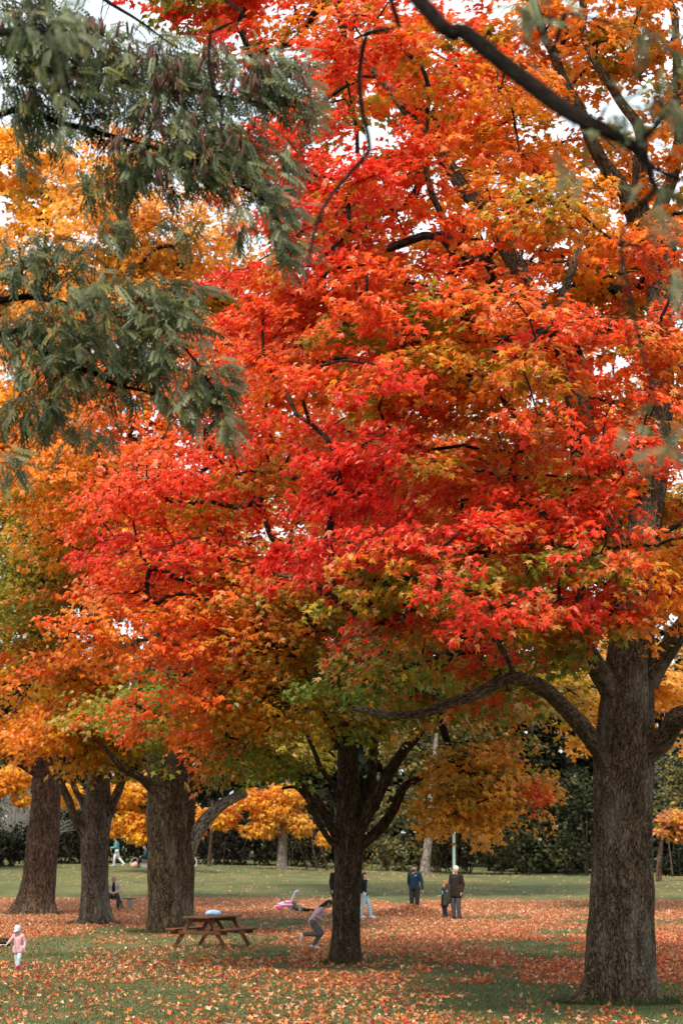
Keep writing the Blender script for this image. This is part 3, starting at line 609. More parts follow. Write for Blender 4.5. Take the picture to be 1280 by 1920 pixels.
# C, D, E: the row of old maples at the left
dC = 62.4; f = P3(dC)
tr = trunkpts(f, dC, [(322, 1748, 0, 1.34), (321, 1700, 0, 1.30), (320, 1640, 0, 1.36), (320, 1560, 0, 1.40), (320, 1490, 0, 1.42), (312, 1440, 0, 1.15), (304, 1390, 0, .85), (300, 1280, 0, .75), (305, 1100, 0, .6), (310, 900, 0, .45), (320, 700, 0, .3), (330, 500, 0, .15)])
limbsC = [limb(f, [(300, 1490, -.3, .42), (270, 1462, -.7, .30), (240, 1448, -1.0, .24), (218, 1432, -1.2, .18), (190, 1400, -1.4, .12)]),
          limb(f, [(325, 1500, -.2, .75), (345, 1462, -.5, .62), (372, 1443, -.9, .50), (402, 1420, -1.2, .40), (440, 1380, -1.5, .28)]),
          limb(f, [(330, 1490, .2, .7), (338, 1430, .3, .55), (345, 1380, .4, .45), (370, 1240, .5, .36), (410, 1050, .6, .28), (440, 850, .6, .2), (460, 650, .6, .12)])]
BL = [(330, 620, 0, 3, 0, 1.9), (200, 470, 0, 3, 0, 1.9), (340, 440, 0, 2.4, 0, 1.5), (160, 720, -1, 3, 0, 1.7), (420, 540, 1, 2.2, 0, 1.6), (240, 330, 0, 2.4, 0, 1.5), (320, 1325, -3, 2.0, 0, .7), (440, 1385, -2, 1.9, 0, .6), (235, 1335, -3, 1.9, 0, .6), (110, 880, -3, 2.4, 0, 1.3), (230, 800, -2, 2.4, 0, 1.2), (280, 1000, 0, 4, 0, 2), (400, 1370, 2.5, 3, 0, .7), (430, 1300, 0, 3, 0, 1), (490, 1420, 1.5, 1.6, 0, .5)]
out_ = [(320, 700, 5, 5, 0, 4), (320, 1100, 5, 5, 0, 3)]
CC = [(330, 620, 2, 'gold'), (200, 470, 2.4, 'gold'), (60, 400, 2.4, 'gold'), (340, 440, 1.8, 'gold'), (160, 720, 2, 'orange'), (240, 330, 2, 'orange'), (430, 560, 1.5, 'orange'), (320, 1360, 1.6, 'green'), (430, 1430, 1.2, 'green'), (240, 1370, 1.4, 'olive'), (400, 1420, 1, 'orange'), (110, 880, 1.6, 'orange'), (220, 810, 1.4, 'scarlet'), (500, 1440, 1.4, 'olive')]
C_root = build_tree("maple_tree", "stout old maple with split crown of limbs behind the picnic table", dC, tr, limbsC, blobs_(f, BL) + blobs_(f, out_, .25), cols_(f, CC),
           330, 11, 13, .215, MAPLE4, M_BARK_OLD, seed=41, trunk_n=76, flare=(.06, .3), roots=[(R(200), .12, .4), (R(330), .15, .35), (R(265), .08, .4)], relief=.085, spray_r=.62, twig_p=.3, tstep=.13)
# its bare grey limb
dead = resample(np.concatenate([np.array([f(350, 1600, 0), f(368, 1562, -.2), (f(395, 1528, -.4)), f(425, 1503, -.6), f(462, 1488, -.8)]), np.array([.26, .22, .19, .16, .10])[:, None]], 1), .08)
V, F, bk = tube(dead[:, :3] - np.array(C_root.location), dead[:, 3], 14)
cap = np.array([np.arange(14) + len(V) - 14]); link("bare_limb", mesh_data("bare_limb", V, [F, cap], M_BARK_GREY, vec=bk, smooth_=True), C_root, label="bare pale grey limb")

dD = 68.4; f = P3(dD)
tr = trunkpts(f, dD, [(180, 1734, 0, .98), (179, 1700, 0, .92), (178, 1640, 0, .84), (178, 1580, 0, .90), (180, 1540, 0, .98), (184, 1490, 0, .80), (188, 1420, 0, .6), (190, 1300, 0, .5), (185, 1150, 0, .4), (180, 1000, 0, .28), (175, 850, 0, .15)])
limbsD = [limb(f, [(165, 1575, -.1, .36), (143, 1540, -.4, .32), (125, 1500, -.6, .28), (113, 1462, -.8, .24), (105, 1400, -1, .16)]),
          limb(f, [(172, 1530, .1, .26), (150, 1490, .3, .22), (130, 1450, .4, .18), (120, 1380, .5, .12)]),
          limb(f, [(190, 1555, 0, .42), (212, 1505, -.2, .34), (232, 1460, -.4, .26), (250, 1400, -.6, .16)])]
BL = [(150, 1080, -3, 2.2, 0, 1.3), (120, 1260, -3.4, 2.4, 0, .9), (190, 1340, -3.4, 2.2, 0, .8), (185, 1405, -2.2, 1.4, 0, .5), (90, 1170, -3, 2.2, 0, 1.0), (60, 1010, -2, 2.4, 0, 1.4), (220, 1010, -1, 2.4, 0, 1.4), (120, 940, 0, 3, 0, 1.5), (70, 1360, -2.5, 1.8, 0, .6), (140, 1385, -2.8, 1.4, 0, .5)]
CD = [(150, 1080, 1.6, 'olive'), (120, 1270, 1.5, 'scarlet'), (190, 1330, 1.4, 'orange'), (185, 1445, 1, 'olive'), (80, 1170, 1.4, 'green'), (60, 1010, 1.8, 'green'), (30, 1080, 1.4, 'olive'), (230, 1050, 1.4, 'orange'), (110, 930, 1.6, 'orange'), (60, 1370, 1.2, 'orange'), (220, 1400, 1, 'green'), (150, 1420, 1, 'amber')]
build_tree("maple_tree", "grey-barked forked maple beside the bench, between two thicker trunks", dD, tr, limbsD, blobs_(f, BL) + blobs_(f, [(180, 1100, 5, 4, 0, 3)], .3), cols_(f, CD),
           220, 11, 13, .215, MAPLE4, M_BARK_PALE, seed=52, trunk_n=60, flare=(.18, .3), roots=[(R(190), .3, .4), (R(345), .4, .35), (R(270), .1, .3)], relief=.06, spray_r=.62, twig_p=.3, tstep=.13)

dE = 78.0; f = P3(dE)
tr = trunkpts(f, dE, [(66, 1715, 0, 1.40), (68, 1690, 0, 1.30), (74, 1650, 0, 1.20), (80, 1590, 0, 1.16), (85, 1530, 0, 1.12), (88, 1480, 0, 1.06), (88, 1430, 0, .95), (84, 1380, 0, .8), (75, 1250, 0, .65), (65, 1050, 0, .5), (55, 850, 0, .36), (45, 650, 0, .2)])
limbsE = [limb(f, [(75, 1450, -.3, .46), (45, 1436, -.7, .38), (10, 1424, -1.1, .30), (-40, 1400, -1.5, .22), (-110, 1360, -1.8, .14)])]
BL = [(40, 1300, -2, 2.4, 0, 1.1), (15, 1375, -2, 2.0, 0, .5), (-40, 1200, -2, 2.8, 0, 1.5), (20, 570, 0, 3.4, 0, 2.4), (20, 720, -1, 3.2, 0, 2), (40, 330, 1, 3.2, 0, 2), (-80, 900, 0, 4, 0, 3), (60, 860, 0, 3, 0, 2), (-30, 460, 0, 3, 0, 2), (0, 1060, 0, 3, 0, 2), (120, 560, 2, 3, 0, 2)]
CE = [(40, 1300, 1.6, 'amber'), (25, 1410, 1.3, 'amber'), (-20, 1200, 1.6, 'olive'), (20, 570, 2.4, 'gold'), (20, 740, 2, 'amber'), (40, 330, 2.4, 'amber'), (50, 860, 2, 'orange'), (0, 1060, 1.6, 'green'), (0, 960, 1.6, 'olive')]
build_tree("maple_tree", "leaning reddish-brown maple with wide root flare, furthest left of the trunks", dE, tr, limbsE, blobs_(f, BL) + blobs_(f, [(60, 900, 6, 5, 0, 4)], .3), cols_(f, CE),
           300, 11, 13, .26, MAPLE4, M_BARK_RED, seed=63, trunk_n=64, flare=(.14, .35), roots=[(R(190), .5, .3), (R(345), .35, .25), (R(255), .2, .2), (R(300), .15, .2)], relief=.075, spray_r=.72, twig_p=.3, tstep=.13)

dG = 80.0; f = P3(dG)
tr = trunkpts(f, dG, [(1345, 1712, 0, .9), (1344, 1640, 0, .8), (1342, 1520, 0, .78), (1335, 1380, 0, .6), (1320, 1200, 0, .5), (1300, 1000, 0, .36), (1280, 760, 0, .15)])
BL = [(1240, 1310, -1, 2.4, 0, 1.1), (1150, 1230, 0, 3, 0, 1.3), (1050, 1100, 1, 3, 0, 2), (1200, 1000, 0, 3.4, 0, 2.4), (1080, 860, 1, 3.2, 0, 2.4), (1240, 780, 0, 3.2, 0, 2.4), (1130, 640, 1, 2.8, 0, 2), (1350, 1000, 0, 4, 0, 3), (980, 960, 2, 2.8, 0, 2), (1400, 1300, 0, 3, 0, 1.4), (1010, 1290, 1, 2.6, 0, .9)]
CG = [(1240, 1310, 2, 'amber'), (1150, 1230, 2, 'olive'), (1050, 1100, 2, 'olive'), (1200, 1000, 2, 'olive'), (1080, 860, 2.4, 'orange'), (1240, 780, 2.4, 'amber'), (1130, 640, 2, 'orange'), (980, 960, 2, 'olive'), (1010, 1290, 2, 'green'), (1250, 1350, 1.5, 'gold')]
build_tree("maple_tree", "amber and olive maple showing behind the massive trunk at the right", dG, tr, [], blobs_(f, BL), cols_(f, CG), 150, 11, 12, .31, MAPLE4, M_BARK_DARK, seed=73, trunk_n=40, flare=(.15, .3), relief=.05, spray_r=.85, twig_p=.25, tstep=.2)
dH = 95.0; f = P3(dH)
tr = trunkpts(f, dH, [(650, 1690, 0, .55), (650, 1640, 0, .5), (652, 1520, 0, .5), (660, 1380, 0, .44), (680, 1200, 0, .36), (700, 1000, 0, .26), (720, 800, 0, .12)])
BL = [(700, 1300, 0, 3.2, 0, 1.2), (560, 1280, 0, 3.4, 0, 1.4), (840, 1260, 1, 3.4, 0, 1.4), (640, 1120, 0, 4, 0, 2.2), (800, 1060, 0, 4, 0, 2.4), (700, 880, 0, 4, 0, 2.6), (860, 860, 1, 3.4, 0, 2.4), (760, 680, 0, 3.6, 0, 2.4), (600, 740, 0, 3.4, 0, 2.4), (500, 1000, 1, 3.4, 0, 2.4), (900, 680, 1, 2.8, 0, 2)]
CH = [(700, 1300, 2.4, 'green'), (560, 1280, 2.4, 'green'), (840, 1260, 2.4, 'green'), (640, 1120, 3, 'rust'), (800, 1060, 3, 'olive'), (700, 880, 3, 'orange'), (860, 860, 3, 'olive'), (760, 680, 3, 'orange'), (600, 740, 3, 'rust'), (500, 1000, 3, 'rust')]
build_tree("maple_tree", "olive and orange maple whose stem hides behind the middle trunk", dH, tr, [], blobs_(f, BL), cols_(f, CH), 150, 11, 12, .36, MAPLE4, M_BARK_DARK, seed=84, trunk_n=32, flare=(.1, .3), relief=.04, spray_r=1.0, twig_p=.2, tstep=.25)

# ------------------------------------------------------------------ background wood
def foliage_mass(blobs, count, size, cols, seed, T3=CLUMP4, shell=.55, lumpy=1.0):
    rs = np.random.RandomState(seed); B = np.array([b[0] for b in blobs], float); RR = np.array([b[1] for b in blobs], float)
    w = RR.prod(1) ** .667; w /= w.sum(); bi = rs.choice(len(B), count, p=w)
    v = nrm(rs.normal(size=(count, 3))); q = shell + (1 - shell) * rs.rand(count, 1) ** .7
    lum = .55 + .9 * fbm(B[bi] * .7 + v * 2.6 * lumpy, 3, seed)[:, None]
    P = B[bi] + v * RR[bi] * q * lum; N = nrm(v * .6 + np.array((0, 0, .5)) + rs.normal(size=v.shape) * .8)
    T = nrm(v + np.array((0, 0, -.5)) + rs.normal(size=v.shape) * .6); size = size * .85; S = size * (.35 + 1.2 * rs.rand(count) ** 1.5)
    C = np.array(cols)[(fbm(P * .55, 2, seed + 4) * 1.6 - .3 + rs.normal(size=count) * .16).clip(0, .999).__mul__(len(cols)).astype(int)]
    return P, N, T, S, np.clip(C * np.exp(rs.normal(size=(count, 1)) * .25), .003, .8)
def shrub(label, px, py, d, blobs, count, size, cols, seed, name="shrub", cat="shrub", stems=5, mat=M_HEDGE, T3=CLUMP4, smat=None, group="shrubs along the back of the lawn"):
    b = at(px, py, d); b[2] = ground_z(b[0], b[1]); root = thing(name, label, cat, tuple(b), 0, group)
    bl = [(at(x, y, d + dd), (rx, rx, rz)) for x, y, dd, rx, rz in blobs]
    P, N, T, S, C = foliage_mass(bl, int(count * .75), size, cols, seed, T3); P[:, 2] = np.maximum(P[:, 2], ground_z(P[:, 0], P[:, 1]) + .05)
    leaf_object("crown", P - b, N, T, S, C, T3, mat, root, kind="stuff")
    rs = np.random.RandomState(seed); m = MB()
    for k in range(stems):
        t = bl[k % len(bl)][0] + rs.normal(size=3) * .4 - b; a = np.array((t[0] * .5 + rs.normal() * .3, rs.normal() * .3, -.1))
        q = resample(np.array([a, a * .4 + t * .6 + rs.normal(size=3) * .2, t]), .4); m.tube(q, np.linspace(.05, .015, len(q)), 5)
    m.build("stems", smat or M_BARK_DARK_P, root, True)
    return root
M_BARK_DARK_P = plain("stem_bark", (.07, .05, .038), .9, .1, .3, 12)
M_GREYSTEM = plain("grey_stem", (.22, .205, .185), .9, .1, .25, 8)
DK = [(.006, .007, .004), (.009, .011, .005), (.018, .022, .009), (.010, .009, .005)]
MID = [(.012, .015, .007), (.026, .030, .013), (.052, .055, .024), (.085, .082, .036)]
OLV = [(.06, .06, .022), (.11, .10, .035), (.17, .14, .045), (.20, .15, .05)]
BRN = [(.009, .006, .004), (.026, .016, .009), (.06, .036, .018), (.045, .038, .016)]
BLU = [(.04, .05, .042), (.07, .085, .07), (.10, .12, .10)]
ORG = [tuple(PAL['orange']), tuple(PAL['amber']), tuple(PAL['gold']), tuple(PAL['amber'])]
shrub("dark green shrub at the left edge under the grey bare tangle", 10, 1618, 123.5, [(0, 1588, 0, 1.9, 1.1), (50, 1580, 0, 1.6, 1.1), (-50, 1580, 0, 2.0, 1.3)], 3200, .28, DK + MID[:2], 1)
shrub("dark green shrub between the two leftmost trunks", 130, 1622, 131, [(125, 1595, 0, 1.5, .9), (150, 1560, 1.5, 2.2, 2.0), (100, 1540, 3, 2.0, 2.4)], 3400, .28, DK + MID[:2], 2)
shrub("very dark shrub behind the walker in teal", 245, 1626, 134, [(230, 1580, 0, 2.4, 1.8), (290, 1560, 1, 2.4, 2.4)], 3000, .3, DK, 3)
shrub("dark brown thicket right of the stoutest left trunk", 420, 1632, 132, [(400, 1590, 0, 2.0, 1.6), (460, 1580, 1, 2.2, 2.0), (430, 1540, 3, 2.6, 2.2)], 3400, .28, [DK[0], DK[1], BRN[0], BRN[1]], 4)
shrub("dark thicket with a few olive leaves behind the pale trunk", 560, 1638, 133, [(530, 1590, 1, 2.0, 1.7), (600, 1590, 0, 2.0, 1.7), (570, 1540, 3, 2.6, 2.2)], 3600, .26, [DK[0], BRN[0], BRN[1], OLV[0], DK[1]], 5)
shrub("yellow-green leafy shrub right of the middle trunk", 725, 1640, 132, [(720, 1560, 0, 1.7, 1.5), (745, 1510, 1, 1.8, 1.6), (705, 1600, .5, 1.6, 1.0), (750, 1600, 0, 1.4, 1.2)], 2600, .26, OLV + MID[2:], 6)
shrub("brown twiggy shrub beside the lamp post", 860, 1643, 131, [(850, 1590, 0, 1.8, 1.4), (890, 1560, 1, 1.9, 1.6), (800, 1590, 2, 1.6, 1.4)], 3200, .24, BRN + OLV[:2], 7, stems=14)
shrub("olive-grey shrub under the orange drooping branches", 960, 1645, 131, [(930, 1590, 0, 1.7, 1.4), (985, 1600, 0, 1.6, 1.2), (960, 1540, 2, 2.2, 2.0)], 3200, .26, MID + [OLV[0], BRN[2]], 8)
shrub("dark olive shrub just left of the massive trunk", 1070, 1646, 131, [(1060, 1600, 0, 1.7, 1.3), (1090, 1540, 1, 2.0, 2.2), (1080, 1490, 2, 1.8, 1.6)], 3400, .26, MID + [OLV[1]], 9)
shrub("pale olive shrub at the right edge", 1265, 1650, 130, [(1260, 1520, 2, 1.6, 1.8), (1300, 1500, 2, 1.8, 2.2), (1265, 1440, 3, 1.5, 1.0)], 3000, .26, OLV + MID[2:], 10)
shrub("low dark shrub at the foot of the right edge", 1275, 1650, 131, [(1265, 1620, 0, 1.3, .8), (1310, 1615, 0, 1.6, 1.1)], 1800, .26, DK + MID[:1], 11)
# conifers
def conifer(label, px, py, d, h, r, cols, seed):
    rs = np.random.RandomState(seed); b = at(px, py, d); b[2] = ground_z(b[0], b[1]); root = thing("conifer_tree", label, "tree", tuple(b), 0, "conifers behind the shrubs")
    MB().tube([(0, 0, -.1), (0, 0, h * .5), (0, 0, h)], [.22, .13, .03], 8).build("trunk", M_BARK_DARK_P, root, True)
    P, N, T = [], [], []
    for k in range(150):
        z = h * (.06 + .92 * rs.rand()); a = rs.rand() * 6.28; L = r * (1 - z / h) ** .8 * (.6 + .5 * rs.rand()); o = np.array((math.cos(a), math.sin(a), 0))
        t = np.sqrt(rs.rand(42)); q = o * (L * t)[:, None] + np.array((0, 0, z)) + np.stack([0 * t, 0 * t, -.28 * L * t ** 1.5], 1) + rs.normal(size=(42, 3)) * np.array((.22, .22, .07))
        P.append(q); N.append(nrm(np.array((0, 0, 1)) + rs.normal(size=(42, 3)) * .35)); T.append(nrm(o + rs.normal(size=(42, 3)) * .5 + np.array((0, 0, -.3))))
    P, N, T = map(np.concatenate, (P, N, T)); n = len(P)
    C = np.array(cols)[rs.randint(0, len(cols), n)] * np.exp(rs.normal(size=(n, 1)) * .25)
    leaf_object("crown", P, N, T, .34 * (.6 + .7 * rs.rand(n)), C, CLUMP4, M_HEDGE, root, kind="stuff")
conifer("tall dark conifer standing left of the massive trunk", 1030, 1640, 137, 11.5, 3.0, DK, 71)
conifer("tall dark conifer half hidden by the orange drooping branches", 975, 1640, 141, 10.5, 2.8, DK, 72)
conifer("blue-grey conifer at the right edge", 1270, 1640, 142, 10.5, 2.8, BLU, 73)
conifer("dark conifer behind the massive trunk", 1140, 1640, 140, 11, 3.2, DK + MID[:1], 74)
# far mass of the wood
bl = []
rs = np.random.RandomState(90)
for k in range(46):
    x = -46 + 92 * k / 45 + rs.normal() * .6; y = 148 + rs.rand() * 14; h = 12.0 + 5.0 * rs.rand()
    bl.append(((x, y, ground_z(x, y) + h * .52), (2.9, 2.5, h * .62)))
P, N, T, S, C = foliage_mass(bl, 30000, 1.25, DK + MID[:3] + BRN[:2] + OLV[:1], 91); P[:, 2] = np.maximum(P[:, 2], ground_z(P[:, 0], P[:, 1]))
leaf_object("woodland", P, N, T, S, C, CLUMP4, M_HEDGE, None, kind="stuff", label="dark wooded backdrop beyond the lawn", category="woodland")
# slim bare trunks in front of the thicket
def bare_trunk(label, pts, d, mat, name="sapling_tree"):
    p = np.array([at(a, b, d) for a, b, w in pts]); p[0, 2] = ground_z(p[0, 0], p[0, 1]) - .1
    r = np.array([w / 2 for a, b, w in pts]); base = p[0].copy(); root = thing(name, label, "tree", tuple(base), 0, "slim trunks at the edge of the wood")
    V, F, bk, q, rr = trunk_mesh(p, r, 14, (.25, .3), .02, 9, None, .3)
    link("trunk", mesh_data("trunk", V - base, F, mat, vec=bk, smooth_=True), root)
    return root, q
def crowned(label, pts, d, mat, blobs, count, size, cols, seed, mat2=M_LEAF, name="maple_tree", T3=MAPLE6):
    root, q = bare_trunk(label, pts, d, mat, name); root["group"] = "trees along the back of the lawn"; b = np.array(root.location)
    bl = [(at(x, y, d + dd), (rx, rx, rz)) for x, y, dd, rx, rz in blobs]
    P, N, T, S, C = foliage_mass(bl, count, size, cols, seed, T3, .4)
    N = nrm(N + np.array((0, -.3, .4)))
    leaf_object("crown", P - b, N, T, S, C, T3, mat2, root, kind="stuff")
    m = MB(); rs = np.random.RandomState(seed)
    for c, r in bl:
        for k in range(2):
            s_ = q[int(len(q) * (.55 + .4 * rs.rand()))]; e = c + rs.normal(size=3) * np.array(r) * .5
            pp = resample(np.array([s_, (s_ + e) / 2 + np.array((0, 0, .3)), e]), .5) - b; m.tube(pp, np.linspace(.06, .012, len(pp)), 5)
    m.build("branches", M_BARK_DARK_P, root, True)
crowned("amber maple with pale trunk at the lawn's far edge", [(528, 1638, .62), (529, 1600, .58), (531, 1560, .52), (535, 1500, .4), (540, 1440, .2)], 124, M_BARK_GREY,
        [(520, 1520, 0, 1.6, .8), (560, 1545, -.5, .9, .7), (490, 1555, 0, 1.1, .5), (540, 1490, 0, 1.6, .7), (470, 1500, 0, 1.2, .6), (420, 1530, 1, 1.0, .8), (610, 1570, 0, .6, .5)], 5200, .30, ORG, 101)
crowned("bright amber maple glimpsed between the left trunks", [(300, 1628, .4), (298, 1580, .36), (290, 1500, .28), (280, 1440, .15)], 116, M_BARK_DARK,
        [(245, 1540, 0, 1.2, .8), (235, 1490, 0, 1.4, .8), (260, 1570, -.5, .8, .35), (300, 1480, 0, 1.6, 1.0), (205, 1560, 0, .5, .3), (370, 1540, 0, .7, .9), (130, 1490, 1, .8, .8)], 4600, .28, [ORG[0], ORG[1], ORG[1], ORG[2]], 102)
crowned("amber maple low at the far left edge", [(-30, 1630, .4), (-28, 1560, .36), (-20, 1480, .28), (-10, 1420, .15)], 118, M_BARK_DARK,
        [(10, 1470, 0, 1.3, .6), (45, 1500, 0, .7, .35), (-40, 1480, 0, 1.4, .8), (30, 1450, 0, 1.2, .5)], 3000, .28, [ORG[0], ORG[1], ORG[1], ORG[2]], 103)
crowned("small orange maple right of the massive trunk", [(1234, 1664, .32), (1235, 1620, .28), (1240, 1580, .22), (1250, 1530, .12)], 118, M_BARK_RED,
        [(1262, 1535, 0, .9, .5), (1290, 1550, 0, 1.0, .7), (1245, 1560, 0, .5, .25), (1275, 1570, 0, .6, .25)], 2200, .26, [tuple(PAL['orange']), tuple(PAL['amber']), (.55, .22, .08)], 104)
crowned("leaning pale trunk with olive crown beside the lamp post", [(795, 1640, .62), (800, 1600, .50), (805, 1550, .46), (808, 1500, .42), (815, 1420, .3), (820, 1340, .15)], 124, M_BARK_GREY,
        [(820, 1440, 2, 2.4, 1.2), (760, 1400, 2, 2.2, 1.2), (880, 1400, 2, 2.2, 1.4), (820, 1350, 2, 2.6, 1.2)], 5200, .30, OLV + MID[2:], 105, M_HEDGE, "tree", CLUMP4)
for lab, pts, d in (("slim reddish stem right of the stoutest left trunk", [(391, 1633, .26), (394, 1600, .20), (397, 1560, .18), (398, 1500, .12)], 126),
                    ("thin slanting stem left of the middle trunk", [(614, 1638, .20), (608, 1610, .16), (602, 1580, .13), (598, 1540, .08)], 127),
                    ("thin curved stem right of the pale trunk", [(576, 1637, .10), (570, 1610, .09), (558, 1580, .07), (545, 1565, .04)], 127),
                    ("thin stem between the pale trunk and the middle trunk", [(594, 1638, .12), (591, 1610, .10), (587, 1590, .08), (585, 1560, .05)], 128),
                    ("dim straight stem behind the leaning pale trunk", [(785, 1640, .22), (787, 1580, .2), (786, 1520, .18), (785, 1450, .12)], 133)):
    bare_trunk(lab, pts, d, M_BARK_RED)
# grey bare tangle
def tangle(label, px, py, d, seed):
    rs = np.random.RandomState(seed); b = at(px, py, d); b[2] = ground_z(b[0], b[1]); root = thing("bare_shrub", label, "shrub", tuple(b)); m = MB()
    for k in range(60):
        a = rs.rand() * 6.28; o = np.array((math.cos(a), math.sin(a) * .6, 0)); L = 1.2 + 2.8 * rs.rand(); h = 2.0 + 2.6 * rs.rand()
        p = resample(np.array([(0, 0, 0), o * L * .35 + (0, 0, h * .7), o * L * .8 + np.array((0, 0, h)), o * L * 1.15 + np.array((0, 0, h * .75)) + rs.normal(size=3) * .3]), .3)
        m.tube(p + rs.normal(size=p.shape) * .05, np.linspace(.022, .008, len(p)), 4)
        for j in range(3):
            s_ = p[rs.randint(len(p) // 3, len(p))]; q = np.array([s_, s_ + rs.normal(size=3) * .3 + o * .2, s_ + o * .5 + rs.normal(size=3) * .5]); m.tube(resample(q, .25), .009, 3)
    m.build("stems", M_GREYSTEM, root, True)
tangle("bare grey tangled shrub at the far left edge", 22, 1610, 125, 5)
tangle("bare grey tangled shrub peeping left of the leaning trunk, set further back", 60, 1600, 129, 6)

# ------------------------------------------------------------------ locust tree hanging over the camera
def pinnate(pairs=8):
    V, F = [], []
    for k in range(pairs * 2 + 1):
        y = .14 + .80 * (k // 2) / pairs if k < pairs * 2 else .92; sgn = (-1) ** k if k < pairs * 2 else 0
        dv = np.array((sgn * .9, .45 if sgn else 1.0, 0)); dv = dv / np.linalg.norm(dv); L = .27 - .06 * abs(y - .5); wv = np.array((-dv[1], dv[0], 0)) * .058
        b = np.array((0, y, 0)); drop = np.array((0, 0, -.07 * abs(sgn)))
        q = [b, b + dv * L * .45 + wv + drop * .5, b + dv * L + drop, b + dv * L * .45 - wv + drop * .5]; n = len(V)
        V += q; F += [(n, n + 1, n + 2), (n, n + 2, n + 3)]
    V = np.array(V); n = len(V); V = np.concatenate([V, [(-.008, 0, 0), (.008, 0, 0), (0, .95, 0)]]); F.append((n, n + 1, n + 2))
    V[:, 2] -= .38 * V[:, 1] ** 2; return V, np.array(F)
PIN = pinnate(6)
M_POD = plain("pod_brown", (.070, .026, .014), .6, .3, .3, 25)
lb = np.array((-6.2, 13.0, 0.0)); lb[2] = 0.0
lroot = thing("locust_tree", "grey-green locust hanging feathery leaves and brown pods over the upper left", "tree", tuple(lb))
tpts = np.array([(-6.2, 13, -.1), (-6.15, 13, 2), (-6.0, 13, 4), (-5.8, 13, 6), (-5.6, 12.8, 8), (-5.3, 12.6, 10.5)])
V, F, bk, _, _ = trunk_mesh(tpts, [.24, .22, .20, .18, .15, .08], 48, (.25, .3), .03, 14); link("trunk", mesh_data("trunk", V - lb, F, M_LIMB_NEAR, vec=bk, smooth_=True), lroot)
def lpath(pts): return np.array([(np.array(p) if len(p) == 3 and isinstance(p[2], float) and p[0] < 0 and p[0] > -9 else at(*p)) for p in pts])
def at_(px, py, d): return at(px, py, d * 1.2 if d > 12 else d)
LL = [([(-5.85, 13., 5.2), (-4.2, 15.4, 7.6), at_(0, 95, 14), at_(180, 150, 14), at_(380, 175, 14), at_(570, 205, 14)], [.08, .055, .035, .028, .018, .006]),
      ([(-5.8, 13., 5.6), (-4.2, 15.6, 7.2), at_(0, 215, 14.2), at_(120, 232, 14.2), at_(320, 290, 14), at_(500, 380, 13.9), at_(525, 480, 13.8)], [.07, .05, .03, .026, .018, .010, .004]),
      ([(-5.95, 13., 4.4), (-4.3, 15.6, 6.2), at_(0, 563, 14.4), at_(135, 572, 14.3), at_(215, 588, 14.2), at_(330, 640, 14.1), at_(410, 740, 14)], [.07, .05, .032, .026, .018, .012, .004]),
      ([(-5.98, 13., 4.0), (-4.3, 15.8, 5.9), at_(8, 625, 14.6), at_(80, 660, 14.5), at_(165, 697, 14.4), at_(222, 722, 14.3), at_(290, 738, 14.2), at_(380, 780, 14.2)], [.07, .05, .034, .030, .022, .016, .010, .004]),
      ([(-5.5, 12.7, 8.8), (-3.2, 10.6, 9.2), (-.9, 8.6, 7.9), at_(770, -20, 7.6), at_(870, 60, 7.5), at_(960, 135, 7.4), at_(1050, 200, 7.3), at_(1120, 235, 7.2), at_(1190, 275, 7.2), at_(1215, 310, 7.2), at_(1230, 355, 7.2), at_(1300, 378, 7.2)], [.12, .10, .058, .031, .031, .032, .032, .027, .023, .016, .011, .006]),
      ([at_(1190, 272, 7.2), at_(1225, 240, 7.2), at_(1262, 190, 7.1), at_(1300, 150, 7.1)], [.016, .012, .009, .006]),
      ([at_(1205, 300, 7.2), at_(1250, 325, 7.3), at_(1300, 340, 7.3)], [.012, .009, .006]),
      ([(-.9, 8.6, 7.9), at_(725, -20, 8.8), at_(690, 60, 8.9), at_(676, 140, 9), at_(682, 220, 9), at_(695, 278, 9), at_(660, 320, 9), at_(612, 380, 8.8), at_(590, 440, 8.7), at_(575, 520, 8.6)], [.03, .012, .012, .0115, .011, .010, .009, .008, .008, .004]),
      ([(-2.9, 11.6, 8.6), at_(405, -20, 10), at_(396, 60, 10), at_(392, 130, 10), at_(418, 205, 10), at_(415, 260, 10)], [.04, .012, .010, .010, .008, .003]),
      ([at_(1230, 355, 7.2), at_(1185, 400, 7.2), at_(1160, 450, 7.2)], [.010, .008, .004]),
      ([at_(1060, 25, 8), at_(1050, 60, 8), at_(1030, 110, 8)], [.012, .010, .004]),
      ([(-5.7, 12.9, 7.0), (-3.4, 11, 7.0), at_(0, 60, 9.2), at_(90, 70, 9), at_(130, 160, 9)], [.06, .04, .02, .014, .004]),
      ([(-5.6, 12.8, 8.0), (-4.1, 14.8, 9.2), at_(60, -60, 13.5), at_(230, 20, 13.6), at_(330, 90, 13.6)], [.06, .04, .025, .014, .005])]
skel = []
for pts, rr in LL:
    q = resample(np.concatenate([np.array([np.asarray(p, float) for p in pts]), np.array(rr)[:, None]], 1), .08)
    q[:, :3] += (fbm(q[:, :3] * 3.1, 2, 8)[:, None] - .5) * .03
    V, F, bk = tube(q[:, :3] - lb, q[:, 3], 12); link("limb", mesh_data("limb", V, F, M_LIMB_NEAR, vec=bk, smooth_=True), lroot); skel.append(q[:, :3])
skel = np.concatenate(skel)
